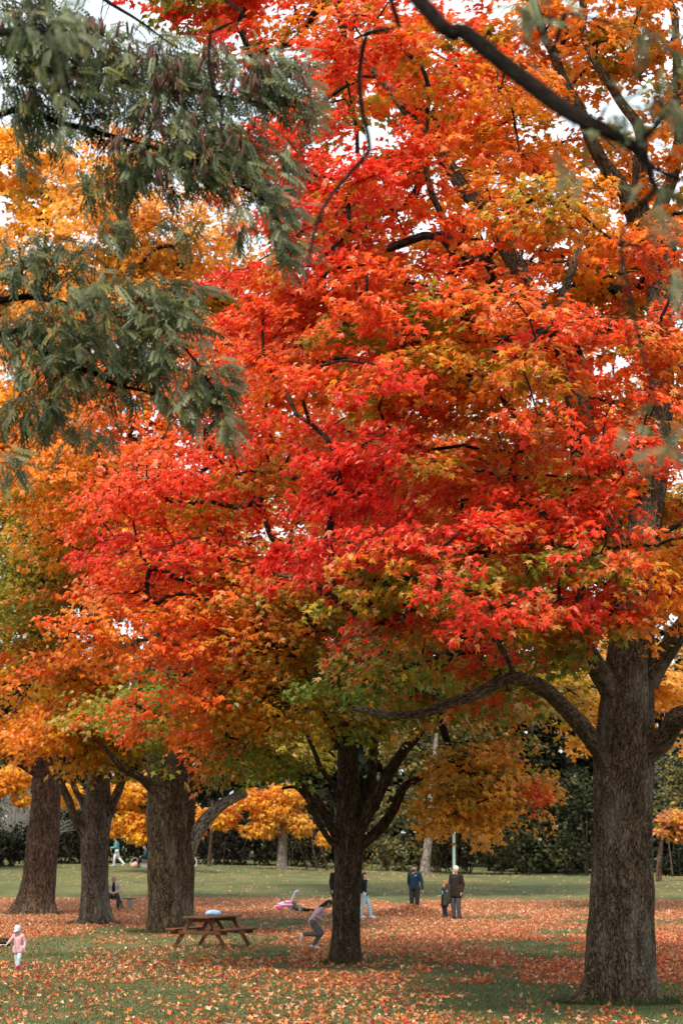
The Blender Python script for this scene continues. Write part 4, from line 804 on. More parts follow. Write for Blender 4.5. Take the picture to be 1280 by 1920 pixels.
LB = [(110, 110, 14, .50, .36, 1.2), (250, 140, 14, .50, .33, 1.2), (400, 150, 14, .45, .28, 1.1), (520, 150, 14, .30, .20, 1), (330, 270, 14, .55, .30, 1.2), (450, 300, 14, .42, .28, 1.1), (495, 400, 13.9, .22, .22, 1), (525, 470, 13.8, .10, .14, 1), (235, 330, 14.2, .33, .2, .9), (60, 50, 13.8, .4, .3, 1.2), (225, 430, 14, .22, .10, .6), (90, 210, 14.2, .40, .18, 1.1), (565, 210, 14, .13, .13, .9), (330, 420, 14, .2, .07, .5), (40, 300, 14.5, .25, .12, .3),
      (70, 500, 14.4, .35, .18, 1), (200, 590, 14.2, .45, .25, 1.1), (60, 640, 14.5, .35, .28, 1.1), (310, 620, 14.1, .28, .25, 1.1), (385, 720, 14.1, .18, .20, 1.1), (330, 755, 14.2, .22, .10, 1), (150, 700, 14.4, .40, .25, 1), (250, 690, 14.3, .3, .2, 1), (60, 770, 14.5, .28, .14, .9), (415, 785, 14, .08, .08, 1), (170, 790, 14.4, .2, .08, .7), (10, 860, 13, .08, .08, 1), (290, 560, 14.2, .2, .12, 1), (350, 550, 14.1, .06, .06, 1),
      (80, 60, 9, .16, .13, .8), (105, 190, 9, .05, .10, .8), (1150, 225, 7.2, .09, .06, .9), (1215, 215, 7.2, .05, .04, .7), (1215, 60, 8, .10, .05, .9), (980, 60, 8, .08, .12, .5), (1060, 270, 7.3, .06, .04, .8), (1225, 795, 7, .08, .08, .7), (1255, 520, 7, .05, .05, .9), (1185, 390, 7.2, .05, .10, .5), (1270, 120, 7.6, .08, .06, .8)]
rs = np.random.RandomState(404); LP, LN, LT, LS, LC = [], [], [], [], []; tw = MB(); pods = []
for px, py, d, rx, rz, k in LB:
    k2 = 1.2 if d > 12 else 1.0; c = at_(px, py, d); n = max(3, int(115 * k * (rx * rz) ** .75 / .25))
    if d < 10: n = max(4, int(n * .8))
    for _ in range(n):
        v = nrm(rs.normal(size=3)) * rs.rand() ** .4; p = c + v * np.array((rx, max(rx * .8, .1), rz)) * k2; kk = np.argmin(np.linalg.norm(skel - p, axis=1)); a = skel[kk]
        dr = nrm(p - a + np.array((.15, -.05, .02)) + rs.normal(size=3) * .05)
        if np.linalg.norm(p - a) < 1.4 and rs.rand() < .55: tw.tube(np.array([a - lb, (a + p) / 2 - lb + rs.normal(size=3) * .03 + (0, 0, .03), p - lb]), [.006, .004, .002], 3, False)
        for j in range(rs.randint(2, 5)):
            LP.append(p + dr * .12 * rs.rand() + rs.normal(size=3) * .03); t = nrm(dr * .7 + rs.normal(size=3) * .5 + np.array((.15, 0, -.75))); LT.append(t)
            LN.append(nrm(np.array((.1, -.45, .75)) + rs.normal(size=3) * .45)); LS.append((.10 + .075 * rs.rand()) * (k2 if k2 > 1 else .78))
            q = rs.rand(); base_ = np.array((.125, .148, .078)) if q < .45 else np.array((.055, .068, .024)) if q < .82 else np.array((.16, .15, .04)); LC.append(base_ * np.exp(rs.normal() * .22))
        if rs.rand() < .14 and d > 10: pods.append(np.array((p[0], c[1] - rx * k2 * (.45 + .35 * rs.rand()), p[2] - .03)))
LP, LN, LT, LS, LC = map(np.array, (LP, LN, LT, LS, LC))
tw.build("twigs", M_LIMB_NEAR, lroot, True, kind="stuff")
yc = LP[:, 1]; inside = (np.abs(LP[:, 0] / yc * FPX) < 620) & (np.abs((LP[:, 2] - CAMH) / yc * FPX - 622) < 930)
pick = np.argsort(-(LS / yc) * inside)[:300]; kp = np.ones(len(LP), bool); kp[pick] = False
fol = leaf_object("foliage", LP[kp] - lb, LN[kp], LT[kp], LS[kp], LC[kp], PIN, M_LOCUST, lroot, kind="stuff")
for g in np.array_split(pick, 8):
    me = mesh_data("leaf", PIN[0], PIN[1], M_LOCUST, np.repeat(LC[g].mean(0)[None], len(PIN[0]), 0))
    for i in g: link("leaf", me, fol).matrix_local = frame_matrix(LP[i] - lb, LN[i], LT[i], LS[i])
pm = MB(); ppts = np.array([(0, 0, 0), (.004, .002, -.25), (.02, .01, -.5), (.05, .02, -.78), (.10, .03, -1.0)]); pm.tube(ppts, [.02, .10, .12, .10, .02], 5)
pd = pm.data("pod", M_POD, True); npod = 0
for p in pods:
    for j in range(rs.randint(2, 6)):
        if npod >= 290: break
        npod += 1; o = link("pod", pd, lroot, tuple(p - lb + rs.normal(size=3) * np.array((.03, .03, .02)))); s_ = .12 + .06 * rs.rand(); o.scale = (s_ * .85, s_ * .5, s_); o.rotation_euler = (rs.normal() * .25, rs.normal() * .25, rs.rand() * 6.28)
print("locust leaves", len(LP), "pods", npod)

# ------------------------------------------------------------------ park furniture
M_WOOD = None
def wood_material(name, dark, mid, pale):
    m, nt, out = material(name); p = principled(nt, out, .7, .25); tc = nt.nodes.new("ShaderNodeTexCoord")
    mp = nt.nodes.new("ShaderNodeMapping"); mp.inputs["Scale"].default_value = (2, 22, 22); nt.links.new(tc.outputs["Object"], mp.inputs[0])
    n = noise(nt, mp.outputs[0], 2.2, 6, .65, .5); n2 = noise(nt, tc.outputs["Object"], 5, 3)
    c = mixrgb(nt, ramp(nt, [(.3, dark), (.5, mid), (.72, pale)], n), ramp(nt, [(.35, (.75, .75, .75)), (.65, (1.2, 1.2, 1.2))], n2), 1, 'MULTIPLY')
    nt.links.new(c, p.inputs["Base Color"]); nt.links.new(bump(nt, n, .4, .006), p.inputs["Normal"]); return m
M_WOOD = wood_material("stained_timber", (.055, .020, .008), (.115, .044, .018), (.18, .080, .036))
M_OLDWOOD = wood_material("weathered_timber", (.07, .058, .048), (.14, .12, .10), (.22, .19, .165))
M_CONC = plain("concrete", (.26, .24, .22), .9, .15, .2, 14)
b = at(398, 1771, 53.3); b[2] = ground_z(b[0], b[1])
pt = thing("picnic_table", "brown stained wooden picnic table with attached benches on the leafy grass", "picnic table", tuple(b), R(66))
def plank(m_parent, name, c, size, mat=M_WOOD, rot=None): return MB().box(c, size, rot, .008).build(name, mat, m_parent)
for k in range(5): plank(pt, "tabletop_plank", (0, -.30 + .15 * k, .745), (1.8, .140, .045))
for sy in (-1, 1):
    for k in range(2): plank(pt, "seat_plank", (0, sy * (.645 + .145 * k), .445), (1.8, .136, .045))
for sx in (-.66, .66):
    for sy in (-1, 1): MB().beam((sx, sy * .72, -.01), (sx, sy * .24, .70), .095, .045, (1, 0, 0)).build("leg", M_WOOD, pt)
    MB().box((sx + math.copysign(.049, sx), 0, .372), (.045, 1.56, .095), None, .006).build("seat_support", M_WOOD, pt)
    MB().box((sx - math.copysign(.048, sx), 0, .675), (.045, .70, .09), None, .006).build("top_support", M_WOOD, pt)
    MB().beam((sx - math.copysign(.07, sx), 0, .40), (sx * .25, 0, .71), .045, .085, (0, 1, 0)).build("brace", M_WOOD, pt)
# wipes pack on the table
M_PACK = plain("pale_blue_pack", (.30, .48, .70), .45, .4, .25, 18); M_PACKL = plain("violet_lid", (.25, .18, .50), .4, .4, .1); M_PACKW = plain("pack_white", (.72, .76, .80), .4, .4, .1)
tv = np.array(Matrix.Rotation(R(66), 3, 'Z')) @ np.array((.08, .02, 0)); q = b + tv + np.array((0, 0, .771))
pk = thing("wipes_pack", "pale blue soft pack lying on the picnic table", "pack", tuple(q), R(8))
m_ = MB(); n = 9; gx, gy = np.meshgrid(np.linspace(-1, 1, n), np.linspace(-1, 1, n))
zt = .105 * (1 - .45 * np.abs(gx) ** 3) * (1 - .35 * np.abs(gy) ** 3) + .008 * np.sin(gx * 9 + gy * 4)
zt = .125 * (1 - .35 * np.abs(gx) ** 8) * (1 - .3 * np.abs(gy) ** 8) + .010 * np.sin(gx * 7 + gy * 4); Vt = np.stack([gx * .19, gy * .12, zt], -1).reshape(-1, 3); Vb2 = Vt * np.array((1.0, 1.0, 0)) ; ii, jj = np.meshgrid(np.arange(n - 1), np.arange(n - 1)); a_ = (jj * n + ii).ravel(); Fq = np.stack([a_, a_ + 1, a_ + n + 1, a_ + n], 1)
ring = list(range(n)) + [k * n + n - 1 for k in range(1, n)] + [n * n - 1 - k for k in range(1, n)] + [(n - 1 - k) * n for k in range(1, n - 1)]; N2 = n * n
Fs_ = np.array([(ring[(k + 1) % len(ring)], ring[k], ring[k] + N2, ring[(k + 1) % len(ring)] + N2) for k in range(len(ring))]); m_.add(np.concatenate([Vt, Vb2]), [Fq, Fq[:, ::-1] + N2, Fs_]); m_.build("pouch", M_PACK, pk, True)
MB().box((0, 0, .130), (.12, .09, .022), None, .006).build("lid", M_PACKW, pk); MB().box((.195, -.02, .025), (.06, .07, .035), None, .01).build("corner_flap", M_PACKL, pk)

# bench of the seated man
bb = at(214, 1703, 83.0); bb[2] = ground_z(bb[0], bb[1])
bn = thing("park_bench", "low grey bench with concrete supports under the seated man", "bench", tuple(bb), R(4))
for k in range(3): plank(bn, "seat_plank", (.12, -.15 + .15 * k, .425), (1.5, .14, .05), M_OLDWOOD)
for sx in (-.5, .62): MB().box((sx, 0, .19), (.22, .40, .42), None, .02).build("support", M_CONC, bn)
MB().beam((.34, -.26, .02), (.20, -.24, .50), .13, .05, (0, 1, 0)).build("brace", M_OLDWOOD, bn)

# lamp post
M_LAMP = plain("grey_green_metal", (.20, .27, .24), .5, .4, .12, 12, .05, .2); M_BAND = plain("pale_band", (.6, .62, .6), .6); M_GLASS = plain("lamp_glass", (.55, .58, .55), .25, .5)
q = at(851, 1632, 118); q[2] = ground_z(q[0], q[1])
lp_ = thing("lamp_post", "slender grey-green lamp post rising behind the white-haired man", "lamp post", tuple(q))
MB().tube([(0, 0, -.05), (0, 0, .3), (0, 0, .32), (0, 0, 2.4), (0, 0, 4.9)], [.12, .11, .085, .078, .05], 14).build("pole", M_LAMP, lp_, True)
MB().tube([(0, 0, 2.72), (0, 0, 2.9)], [.082, .082], 14).build("band", M_BAND, lp_, True); MB().tube([(0, 0, 2.48), (0, 0, 2.56)], [.083, .083], 14).build("band", M_BAND, lp_, True)
MB().tube([(0, 0, 4.9), (0, 0, 5.0), (0, 0, 5.3), (0, 0, 5.35)], [.06, .16, .20, .10], 16).build("lantern", M_GLASS, lp_, True); MB().tube([(0, 0, 5.36), (0, 0, 5.42), (0, 0, 5.5)], [.28, .2, .03], 16).build("cap", M_LAMP, lp_, True)

# timber and white scrap at the left edge
q = at(-14, 1768, 53.5); q[2] = ground_z(q[0], q[1])
tb = thing("timber_log", "low dark timber lying at the left edge behind the toddler", "log", tuple(q), R(-6))
qq = resample(np.array([(-1.2, 0, .10), (-.4, .02, .11), (.35, 0, .10), (.46, 0, .10)]), .08); V, F, bk = tube(qq, np.linspace(.12, .10, len(qq)), 14, lambda th, L, r: 1 + .12 * (fbm(np.stack([np.cos(th) * 3 + 0 * L, np.sin(th) * 3 + 0 * L, L * 2 + 0 * th], -1), 2) - .5))
link("log_body", mesh_data("log_body", V, [F, np.array([np.arange(14) + len(V) - 14])], M_BARK_DARK, vec=bk, smooth_=True), tb); MB().tube([(.46, 0, .10), (.464, 0, .10)], [.085, .085], 14).build("cut_end", M_OLDWOOD, tb)
q = at(5, 1765, 52.6); q[2] = ground_z(q[0], q[1]); sc_ = MB(); n = 7; gx, gy = np.meshgrid(np.linspace(-1, 1, n), np.linspace(-1, 1, n)); z = .05 + .05 * fbm(np.stack([gx * 2, gy * 2, 0 * gx], -1), 2, 3)
ii, jj = np.meshgrid(np.arange(n - 1), np.arange(n - 1)); a_ = (jj * n + ii).ravel(); sc_.add(np.stack([gx * .09, gy * .05, z - .02 * gx ** 2], -1).reshape(-1, 3), np.stack([a_, a_ + 1, a_ + n + 1, a_ + n], 1))
o = sc_.build("paper_scrap", plain("white_paper", (.78, .77, .74), .8), None, True, label="crumpled white paper at the left edge near the toddler", category="paper"); o.location = tuple(q)
mod = o.modifiers.new("thickness", 'SOLIDIFY'); mod.thickness = .004

# ride-on toy
M_PINK = plain("toy_pink", (.62, .24, .42), .35, .5, .08, 20, 0); M_PINKD = plain("toy_pink_dark", (.55, .07, .26), .4, .5, .08); M_LILAC = plain("toy_lilac", (.34, .36, .70), .35, .5, .08, 20, 0); M_PALEB = plain("toy_pale_blue", (.42, .52, .74), .4, .5, .1); M_BLACKP = plain("black_plastic", (.02, .02, .022), .45, .4)
q = at(536, 1701, 83.0); q[2] = ground_z(q[0], q[1]) + .02
ty = thing("ride_on_toy", "pink ride-on toy car with long lilac push handle in the leaves", "toy", tuple(q), R(10))
MB().box((.0, 0, .20), (.62, .34, .16), None, .06).box((.10, 0, .33), (.30, .30, .16), None, .07).build("body", M_PINK, ty, True)
MB().box((-.38, 0, .15), (.34, .30, .08), None, .04).build("nose", M_PINK, ty, True); MB().box((-.22, 0, .28), (.30, .22, .10), np.array(Matrix.Rotation(R(-22), 3, 'Y')), .03).build("windscreen", M_PALEB, ty, True)
MB().beam((-.12, .02, .32), (-.22, .0, .48), .04, .04).build("steering_stick", M_BLACKP, ty)
hd = resample(np.array([(.22, 0, .26), (.26, 0, .40), (.34, 0, .60), (.42, 0, .76)]), .08); hm = MB().tube(hd, .035, 8); hm.tube(resample(np.array([(.42, -.0, .76), (.44, -.10, .80), (.51, -.10, .84), (.55, 0, .85), (.51, .10, .84), (.44, .10, .80), (.42, 0, .76)]), .05), .026, 8); hm.build("push_handle", M_LILAC, ty, True)
ty.scale = (.85, .85, .85)
for sx in (-.30, .24):
    for sy in (-1, 1): MB().tube([(sx, sy * .14, .10), (sx, sy * .15, .10), (sx, sy * .20, .10), (sx, sy * .21, .10)], [.07, .105, .105, .06], 18).build("wheel", M_PINKD, ty, True)

# ------------------------------------------------------------------ people
def remeshed(mb, name, mat, parent, voxel, ratio, smooth_iter=2, **props):
    me = mb.data(name, mat, True); o = bpy.data.objects.new(name, me); COL.objects.link(o)
    r = o.modifiers.new("r", 'REMESH'); r.mode = 'VOXEL'; r.voxel_size = voxel
    if smooth_iter: sm = o.modifiers.new("s", 'SMOOTH'); sm.iterations = smooth_iter; sm.factor = .5
    if ratio < 1: dc = o.modifiers.new("d", 'DECIMATE'); dc.ratio = ratio
    dg = bpy.context.evaluated_depsgraph_get(); new = bpy.data.meshes.new_from_object(o.evaluated_get(dg)); o.modifiers.clear(); o.data = new; bpy.data.meshes.remove(me); new.name = name
    if not new.materials: new.materials.append(mat)
    new.polygons.foreach_set("use_smooth", np.ones(len(new.polygons), bool)); o.parent = parent
    for k, v in props.items(): o[k] = v
    return o
BASE = dict(pelvis=(0, 0, .95), waist=(0, 0, 1.10), chest=(0, 0, 1.30), neck=(0, .01, 1.47), head=(0, -.01, 1.62),
            hipL=(.09, 0, .92), kneeL=(.10, -.03, .50), ankL=(.10, .02, .09), hipR=(-.09, 0, .92), kneeR=(-.10, -.03, .50), ankR=(-.10, .02, .09),
            shL=(.175, 0, 1.41), elL=(.23, .03, 1.13), wrL=(.24, -.05, .88), shR=(-.175, 0, 1.41), elR=(-.23, .03, 1.13), wrR=(-.24, -.05, .88))
M_SKIN = {k: plain("skin_" + k, c, .5, .35, .08, 20, .03) for k, c in dict(fair=(.60, .36, .27), tan=(.42, .23, .15), brown=(.26, .13, .08)).items()}
M_EYE = plain("eye_dark", (.03, .022, .018), .2, .5)
def cloth(name, col, var=.2, sc=14): return plain("cloth_" + name, col, .9, .12, var, sc, .4)
def person(label, loc, rz, H, pose, skin, top, legs, shoes, hair, hair_style="short", head_k=1.0, coat_len=.0, facing=0, tilt=0, extra=None, bulk=1.0, arms_bare=False, sleeve=True):
    J = {k: np.array(v, float) for k, v in {**BASE, **pose}.items()}; k_ = H / 1.75
    root = thing("person", label, "person", tuple(loc), rz); root.scale = (k_, k_, k_)
    hk = head_k; hc = J['neck'] + (J['head'] - J['neck']) * (1 + .35 * (hk - 1)) if hk != 1 else J['head']
    up = nrm(hc - J['neck']); fr = np.array((math.sin(facing), -math.cos(facing), -math.tan(tilt))); fr = nrm(fr - up * np.dot(fr, up) * .6); sd_ = np.cross(fr, up)
    B_ = MB()
    def cap(m, a, b, ra, rb): m.capsule(J[a] if isinstance(a, str) else a, J[b] if isinstance(b, str) else b, ra, rb)
    # body
    cap(B_, 'pelvis', 'waist', .125, .115); cap(B_, 'waist', 'chest', .115, .135); cap(B_, 'chest', 'neck', .12, .06); cap(B_, 'neck', hc - up * .03 * hk, .055, .055 * hk)
    B_.capsule(hc + up * .03 * hk + fr * -.015, hc - up * .015 * hk, .088 * hk, .084 * hk); B_.capsule(hc - up * .06 * hk + fr * .015, hc - up * .075 * hk + fr * .035, .062 * hk, .045 * hk)
    B_.capsule(hc + fr * .085 * hk, hc + fr * .105 * hk - up * .03 * hk, .010 * hk, .016 * hk)      # nose
    B_.capsule(hc + fr * .078 * hk - up * .062 * hk - sd_ * .02 * hk, hc + fr * .078 * hk - up * .062 * hk + sd_ * .02 * hk, .011, .011)   # lips
    for s in (-1, 1): B_.capsule(hc + sd_ * .088 * hk * s + up * .015, hc + sd_ * .09 * hk * s - up * .025, .018 * hk, .013 * hk)      # ears
    for S in "LR":
        cap(B_, 'pelvis', 'hip' + S, .11, .095); cap(B_, 'hip' + S, 'knee' + S, .085, .058); cap(B_, 'knee' + S, 'ank' + S, .055, .038)
        cap(B_, 'chest', 'sh' + S, .09, .058); cap(B_, 'sh' + S, 'el' + S, .052, .040); cap(B_, 'el' + S, 'wr' + S, .040, .028)
        a = J['ank' + S]; kn = J['knee' + S]; fd = J.get('toe' + S); fd = (fd - a) if fd is not None else np.array((fr[0], fr[1], 0)) * .16 + np.array((0, 0, -.05)); 
        B_.capsule(a - nrm(fd) * .03 + (0, 0, -.03), a + fd, .038, .028)
        w = J['wr' + S]; hd_ = nrm(w - J['el' + S]); inw = nrm(np.cross(hd_, (0, 0, 1)) if abs(hd_[2]) < .9 else np.array((0, 1., 0)))
        pl_ = w + hd_ * .075; B_.capsule(w, pl_, .024, .030)
        for fi in range(4):
            o_ = inw * (fi - 1.5) * .019; kn_ = pl_ + hd_ * (.035 + .006 * (fi in (1, 2))) + o_; tip = kn_ + nrm(hd_ + np.cross(hd_, inw) * .7) * (.034 + .008 * (fi in (1, 2)) - .006 * (fi == 3)); B_.capsule(pl_ + o_ * .8, kn_, .010, .009, 8); B_.capsule(kn_, tip, .009, .0075, 8)
        th = w + hd_ * .03 - inw * .025; B_.capsule(th, th + nrm(hd_ - inw * .9) * .05, .012, .010, 8)
    remeshed(B_, "body", skin, root, .013, .14, 1)
    for s in (-1, 1): MB().ball(hc + fr * .083 * hk + sd_ * .033 * hk * s + up * .012 * hk, .011 * hk, 8).build("eye", M_EYE, root, True)
    # trousers
    T_ = MB(); cap(T_, 'waist', 'pelvis', .118 * bulk, .145 * bulk)
    for S in "LR":
        cap(T_, 'pelvis', 'hip' + S, .135 * bulk, .115 * bulk); cap(T_, 'hip' + S, 'knee' + S, .105 * bulk, .078 * bulk); a = J['knee' + S] + (J['ank' + S] - J['knee' + S]) * .95; cap(T_, 'knee' + S, a, .076 * bulk, .062 * bulk)
    remeshed(T_, "trousers", legs, root, .018, .28, 2)
    # top
    U_ = MB(); cap(U_, 'pelvis', 'chest', .150 * bulk, .158 * bulk); cap(U_, 'chest', J['neck'] - up * .03, .15 * bulk, .075)
    if coat_len:
        for S in "LR": U_.capsule(J['hip' + S] + (0, 0, .08), J['hip' + S] + (J['knee' + S] - J['hip' + S]) * coat_len, .13 * bulk, .135 * bulk)
        U_.capsule(J['pelvis'], J['pelvis'] + (J['kneeL'] + J['kneeR'] - 2 * J['pelvis']) * .5 * coat_len, .15 * bulk, .14 * bulk)
    for S in "LR": cap(U_, 'chest', 'sh' + S, .12 * bulk, .082 * bulk); cap(U_, 'sh' + S, 'el' + S, .076 * bulk, .060 * bulk); cap(U_, 'el' + S, J['el' + S] + (J['wr' + S] - J['el' + S]) * .93, .058 * bulk, .045 * bulk)
    remeshed(U_, "jacket", top, root, .018, .28, 2)
    for S in "LR":
        a = J['ank' + S]; fd = J.get('toe' + S); fd = (fd - a) if fd is not None else np.array((fr[0], fr[1], 0)) * .17 + np.array((0, 0, -.05)); m = MB(); m.capsule(a - nrm(fd) * .045 + (0, 0, -.035), a + fd * 1.05, .052, .040); m.capsule(a, a + fd * .5, .05, .045); remeshed(m, "shoe", shoes, root, .017, .7, 1)
    # hair
    if hair is not None:
        h = MB(); h.capsule(hc + up * .045 * hk - fr * .022 * hk, hc + up * .01 * hk - fr * .040 * hk, .092 * hk, .082 * hk); h.capsule(hc + up * .085 * hk + fr * .03 * hk, hc + up * .08 * hk - fr * .03 * hk, .04 * hk, .06 * hk)
        if hair_style == "long":
            for s in (-1, 0, 1): h.capsule(hc - fr * .06 * hk + sd_ * .05 * s * hk, hc - fr * .10 * hk - up * .22 + sd_ * .06 * s + np.array((0, 0, -.05)), .065 * hk, .04)
        if hair_style == "curly":
            rs = np.random.RandomState(3)
            for _ in range(26): v = nrm(rs.normal(size=3)); v = v if np.dot(v, fr) < .35 else -v; h.ball(hc + up * .03 + v * .10 * hk, .032 * hk, 8)
        remeshed(h, "hair", hair, root, .016, .5, 1)
    if extra: extra(root, J, hc, up, fr, sd_, hk)
    return root
def gl(px, py, d): q = at(px, py, d); q[2] = ground_z(q[0], q[1]); return q
H_DARK = plain("hair_dark", (.020, .013, .010), .6, .3, .3, 40); H_GREY = plain("hair_grey", (.34, .33, .32), .7, .2, .2, 40); H_WHITE = plain("hair_white", (.72, .71, .70), .7, .2, .1, 40); H_RED = plain("hair_auburn", (.16, .04, .015), .6, .3, .3, 40)
BLACKC = cloth("black", (.016, .015, .016)); DARKJ = cloth("dark_denim", (.030, .036, .050)); WHITEC = cloth("white", (.66, .67, .68), .06); BLACKSHOE = plain("shoe_black", (.018, .016, .015), .5, .4); WHITESHOE = plain("shoe_pale", (.55, .58, .60), .6, .3)

# toddler
def toddler_extra(root, J, hc, up, fr, sd_, hk):
    m = MB(); m.capsule(hc + up * .055 * hk - fr * .01, hc + up * .035 * hk - fr * .02, .098 * hk, .097 * hk)
    remeshed(m, "cap", plain("cap_pale_blue", (.50, .58, .68), .8, .2, .25, 16), root, .017, .7, 1)
    v = MB(); c = hc + fr * .12 * hk + up * .02 * hk; n = 9; pts = []
    for k in range(n):
        a = R(-70 + 140 * k / (n - 1)); pts.append(hc + up * .045 * hk + fr * .09 * hk * math.cos(a) + sd_ * .095 * hk * math.sin(a)); 
    for k in range(n):
        a = R(-70 + 140 * k / (n - 1)); pts.append(hc + up * .005 * hk + fr * (.09 + .085 * math.cos(a)) * hk * math.cos(a) + sd_ * .098 * hk * math.sin(a))
    V = np.array(pts); V = np.concatenate([V, V - up * .012]); q = np.array([(k, k + 1, n + k + 1, n + k) for k in range(n - 1)]); e = np.array([(n + k, n + k + 1, 3 * n + k + 1, 3 * n + k) for k in range(n - 1)])
    v.add(V, [q, q[:, ::-1] + 2 * n, e]); v.build("cap_visor", plain("visor_blue", (.36, .48, .74), .6, .3, .1), root, True)
    z = MB(); z.beam(J['chest'] + fr * .165 + up * .1, J['pelvis'] + fr * .165, .012, .008, tuple(fr)); z.build("zip", plain("zip_rose", (.45, .16, .19), .6), root)
    for s in (-1, 1): MB().box(J['pelvis'] + np.array((.075 * s, -.150, .07)), (.075, .014, .05), None, .005).build("pocket", plain("pocket_rose", (.46, .22, .26), .9), root)
person("toddler in pink jacket and pale blue cap walking on the left grass", gl(34, 1812, 43.5), R(-12), .90,
       dict(shL=(.17, 0, 1.30), elL=(.27, .04, 1.08), wrL=(.28, -.06, .82), shR=(-.17, 0, 1.30), elR=(-.33, -.02, 1.12), wrR=(-.42, -.10, 1.00), neck=(0, 0, 1.36), head=(-.02, -.03, 1.50), chest=(0, 0, 1.16), waist=(0, 0, .98), pelvis=(0, 0, .78), hipL=(.09, 0, .74), hipR=(-.09, 0, .74), kneeL=(.09, -.10, .44), ankL=(.06, -.10, .16), toeL=(.05, -.28, .10), kneeR=(-.07, .04, .40), ankR=(-.04, .06, .08), toeR=(-.06, -.12, .03)),
       M_SKIN['fair'], cloth("pink", (.58, .33, .37), .12), cloth("pale_blue", (.44, .54, .58), .12), plain("shoe_magenta", (.62, .03, .16), .5, .4), H_DARK, "short", 1.42, .12, R(-18), R(14), toddler_extra, 1.08)
# seated man
SIT = dict(pelvis=(0, .05, .52), waist=(0, .06, .68), chest=(0, .0, .88), neck=(0, -.05, 1.06), head=(0, -.10, 1.19), hipL=(.10, .02, .52), hipR=(-.10, .02, .52), kneeL=(.19, -.40, .50), ankL=(.19, -.40, .09), kneeR=(-.19, -.40, .50), ankR=(-.19, -.38, .09),
           shL=(.19, 0, .98), elL=(.29, -.08, .73), wrL=(.06, -.28, .66), shR=(-.19, 0, .98), elR=(-.29, -.08, .73), wrR=(-.05, -.28, .66))
def seated_extra(root, J, hc, up, fr, sd_, hk):
    m = MB(); m.capsule(J['chest'] + fr * .10 + up * .06, J['waist'] + fr * .10, .075, .09); m.capsule(J['chest'] + fr * .10 + up * .06, J['neck'] + fr * .04 - up * .02, .06, .05); remeshed(m, "shirt", BLACKC, root, .017, .7, 1)
    f_ = MB(); f_.capsule(J['waist'] + np.array((.18, .02, 0)), J['pelvis'] + np.array((.27, -.04, -.12)), .05, .06); remeshed(f_, "coat_flap", BEIGE, root, .017, .7, 1)
BEIGE = cloth("beige", (.42, .35, .28), .15)
person("grey-haired man in beige jacket sitting on the bench with hands together", gl(213, 1704, 82.6), R(4), 1.76, SIT, M_SKIN['tan'], BEIGE, cloth("charcoal", (.035, .036, .040)), BLACKSHOE, H_GREY, "short", 1, 0, 0, R(25), seated_extra)
# walker
WALK = dict(kneeL=(-.06, .12, .50), ankL=(-.04, .42, .16), toeL=(-.04, .32, .04), kneeR=(-.0, -.14, .50), ankR=(-.0, -.16, .09), toeR=(-.0, -.32, .03), neck=(0, -.06, 1.46), head=(0, -.12, 1.60), chest=(0, -.03, 1.30), shL=(.15, -.03, 1.40), shR=(-.15, -.03, 1.40), elL=(.2, -.02, 1.14), wrL=(.16, -.26, 1.08), elR=(-.2, -.12, 1.14), wrR=(-.12, -.40, 1.10))
person("distant walker in teal top and white trousers at the lawn's far edge", gl(219, 1627, 123), R(-88), 1.72, WALK, M_SKIN['tan'], cloth("teal", (.09, .24, .25), .12), WHITEC, WHITESHOE, H_DARK, "short", 1, 0, 0, R(25))
person("second distant figure in black half hidden by the grey trunk, holding white paper", gl(195, 1627, 122.6), R(88), 1.68, dict(elR=(-.2, -.12, 1.14), wrR=(-.12, -.38, 1.12), elL=(.2, -.1, 1.12), wrL=(.16, -.34, 1.02)), M_SKIN['tan'], BLACKC, BLACKC, BLACKSHOE, H_DARK, "long")
q = gl(198.5, 1627, 122.4); o = MB().box((0, 0, 0), (.10, .012, .20), np.array(Matrix.Rotation(R(28), 3, 'Y')), .003).build("paper_bag", plain("white_bag", (.78, .78, .76), .8), None, label="small white bag held beside the grey trunk", category="bag"); o.location = (q[0] - .12, q[1], q[2] + .82)
# seated figure behind the stout trunk
gq = gl(263, 1628, 121.5)
fb = thing("park_bench", "distant bench mostly hidden behind the stoutest left trunk", "bench", tuple(gq + np.array((.35, 0, 0))), R(90))
for k in range(3): plank(fb, "seat_plank", (0, -.15 + .15 * k, .42), (1.5, .14, .05), M_OLDWOOD)
for sx in (-.6, .6): MB().box((sx, 0, .19), (.10, .40, .40), None, .02).build("support", M_CONC, fb)
def pack_extra(root, J, hc, up, fr, sd_, hk): m = MB(); m.capsule(J['waist'] + np.array((.0, .22, .02)), J['chest'] + np.array((0, .20, 0)), .11, .10); remeshed(m, "backpack", cloth("blue", (.03, .12, .34)), root, .017, .7, 1)
person("seated figure in dark teal jacket peeping left of the stoutest trunk", gq + np.array((.34, 0, 0)), R(-85), 1.72, {**SIT, 'kneeL': (.14, -.45, .46), 'ankL': (.14, -.84, .16), 'toeL': (.14, -.92, .30), 'kneeR': (-.14, -.42, .48), 'ankR': (-.14, -.45, .09)}, M_SKIN['fair'], cloth("dark_teal", (.022, .060, .075)), BLACKC, plain("shoe_tan", (.42, .30, .22), .6), H_DARK, "short", 1, 0, 0, 0, pack_extra)
q = gl(252, 1626, 121); bg_ = thing("hand_bag", "pinkish bag with arched handle on the ground at the seated figure's feet", "bag", tuple(q), R(10))
MB().box((0, 0, .17), (.40, .2, .32), np.array(Matrix.Rotation(R(-24), 3, 'Y')), .06).build("bag_body", plain("bag_pink", (.52, .31, .26), .7), bg_, True)
